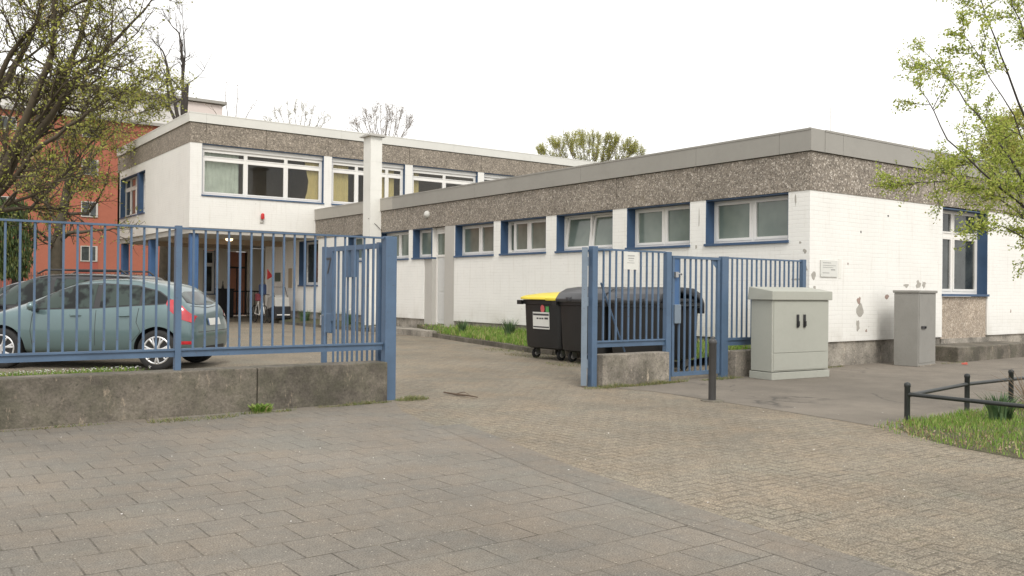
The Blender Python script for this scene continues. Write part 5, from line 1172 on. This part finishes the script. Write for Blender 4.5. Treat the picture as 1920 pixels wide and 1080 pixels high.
T.limb(A_((122, 385, d_), (145, 345, 34.6), (165, 300, 34.3), (185, 240, 34)), .08, .02, 9, 1.0, 2)
T.limb(A_((118, 400, d_), (165, 400, 35.5), (180, 380, 35.8), (195, 350, 36), (205, 310, 36.3)), .07, .015, 6, .8, 1)
T.limb(A_((130, 330, d_), (110, 270, 35.5), (95, 215, 35.8)), .06, .02, 8, 1.3, 2)
T.limb(A_((138, 260, d_), (180, 215, 34.8), (235, 190, 34.6), (290, 185, 34.5)), .06, .015, 12, 1.3, 2)
T.limb(A_((128, 350, d_), (180, 290, 35.2), (230, 225, 35.4), (285, 200, 35.6)), .06, .015, 10, .8, 2)
T.finish('forked_tree', 'forked tree with yellow-green spring leaves in front of the red house', base, 'bark', 'leaf_olive')
# bare thin-stemmed tree behind the block
random.seed(21)
T = Tree(.14, .18, .07, 1, .012, 4, 0, .15); d_ = 44.; base = Vector(at(340, 560, d_)); base.z = 0
T.w.tube([base] + A_((342, 400, d_), (345, 230, d_), (349, 185, d_), (351, 157, d_)), [.3, .22, .15, .11, .09], 9, False)
T.limb(A_((343, 260, d_), (343, 180, d_), (344, 130, d_), (341, 85, d_), (335, 62, d_), (320, 45, d_)), .12, .02, 7, .9, 1)
T.limb(A_((336, 230, d_), (325, 180, d_), (316, 130, d_), (305, 95, d_), (288, 78, d_)), .11, .02, 7, .9, 1)
T.limb(A_((330, 230, d_), (318, 200, d_), (314, 150, d_), (312, 125, d_), (300, 90, d_)), .09, .02, 6, .8, 1)
T.limb(A_((344, 140, d_), (346, 100, d_), (344, 60, d_), (342, 30, d_)), .05, .015, 5, .8, 1)
T.limb(A_((351, 160, d_), (362, 150, d_), (378, 138, d_), (390, 115, d_)), .03, .01, 3, .6, 0); T.limb(A_((342, 170, d_), (325, 152, d_), (318, 145, d_)), .05, .03, 2, .5, 0)
T.finish('bare_tree', 'thin dark bare tree rising behind the left end of the upper block roof', base, 'bark_dark', 'leaf_brown')
def bare(px_, py_base, d_, wpx, hpx, name, label, leafmat, bark, seed, stems=9, lvl=2, leaf=.14, leafn=1, twig=.014, upf=.12, kids=6, spread=.25):
    random.seed(seed); T = Tree(upf, .16, leaf, leafn, twig, 3, 0, spread); base = Vector(at(px_, 560, d_)); base.z = 0; j = at(px_, py_base + 75, d_)
    T.w.tube([base, j], [.3, .2], 8, False)
    for s_ in range(stems):
        f_ = (s_ / (stems - 1) - .5) * 2; f_ += random.uniform(-.06, .06); f_ = max(-1, min(1, f_)); h_ = hpx * (max(.06, 1 - f_ * f_)) ** .5 * random.uniform(.75, .95)
        dd_ = d_ + random.uniform(-2, 2)
        T.limb([j, at(px_ + f_ * wpx * .4, py_base + 30, d_), at(px_ + f_ * wpx * .78, py_base - h_ * .3, dd_), at(px_ + f_ * wpx * .9, py_base - h_ * .75, dd_)], .05, .015, kids, hpx / F_PX * d_ * .3, lvl, .7)
    T.finish(name, label, base, bark, leafmat)
bare(558, 235, 62, 62, 46, 'bare_tree', 'pale bare tree peeking over the upper block roof, left of the chimney', 'leaf_bud', 'bark_pale', 31, 10, 1, .10, 1, .008, .2, 5, .15)
bare(718, 250, 60, 58, 60, 'bare_tree', 'bare brown tree over the upper block roof behind the chimney', 'leaf_brown', 'bark_pale', 32, 14, 1, .10, 1, .009, .2, 8, .15)
bare(1108, 300, 70, 105, 55, 'budding_tree', 'rounded budding yellow-green tree behind the roofs where both buildings meet', 'leaf_yellow', 'bark_pale', 33, 30, 1, .12, 2, .008, .38, 14, .14)
bare(435, 215, 58, 40, 70, 'bare_tree', 'faint sparse bare tree above the upper block roof beside the white attic', 'leaf_brown', 'bark_pale', 34, 4, 0, .14, 1, .010, .1, 3)
bare(1905, 300, 52, 55, 95, 'yellow_tree', 'yellow-green tree behind the wing roof at the right edge', 'leaf_yellow', 'bark', 35, 10, 1, .2, 4, .02, .15, 8)
# conifer at the far left
random.seed(41); t = thing('conifer', 'drooping dark green conifer beyond the cars at the left edge', 'tree', (-8.9, 28.4, 0)); cx, cy = at(33, 520, 34).x, at(33, 520, 34).y
b = MB(); b.tube([(cx, cy, 0), (cx, cy, 4.6)], [.28, .05], 8); b.build('trunk', 'bark_dark', t, smooth=2)
b = MB()
for _ in range(5200):
    z_ = random.uniform(1.7, 4.6); rr = (1.35 - abs(z_ - 3.1) * .35) * math.sqrt(random.random()); a = random.uniform(0, 6.28); x, y = cx + math.cos(a) * rr - .55, cy + math.sin(a) * rr
    if math.sin(a * 4 + z_ * 3) * .3 + rr > 1.25: continue
    L = random.uniform(.12, .3); dx, dy = random.uniform(-.05, .05), random.uniform(-.05, .05); b.add([(x, y, z_), (x + .03, y + .02, z_ - L * .5), (x + dx, y + dy, z_ - L), (x - .03, y - .02, z_ - L * .5)], [(0, 1, 2, 3)])
b.build('crown', 'needles', t, recalc=False)
b = MB(); b.tube([(-1.76, 34.1, 0), (-1.74, 34.1, 3), (-1.7, 34.15, 5.5)], [.38, .33, .3], 12); t = thing('tree_trunk_beyond', 'thick grey-brown tree trunk standing beyond the covered yard', 'tree', (-1.76, 34.1, 0)); b.build('trunk', 'bark', t, smooth=True)
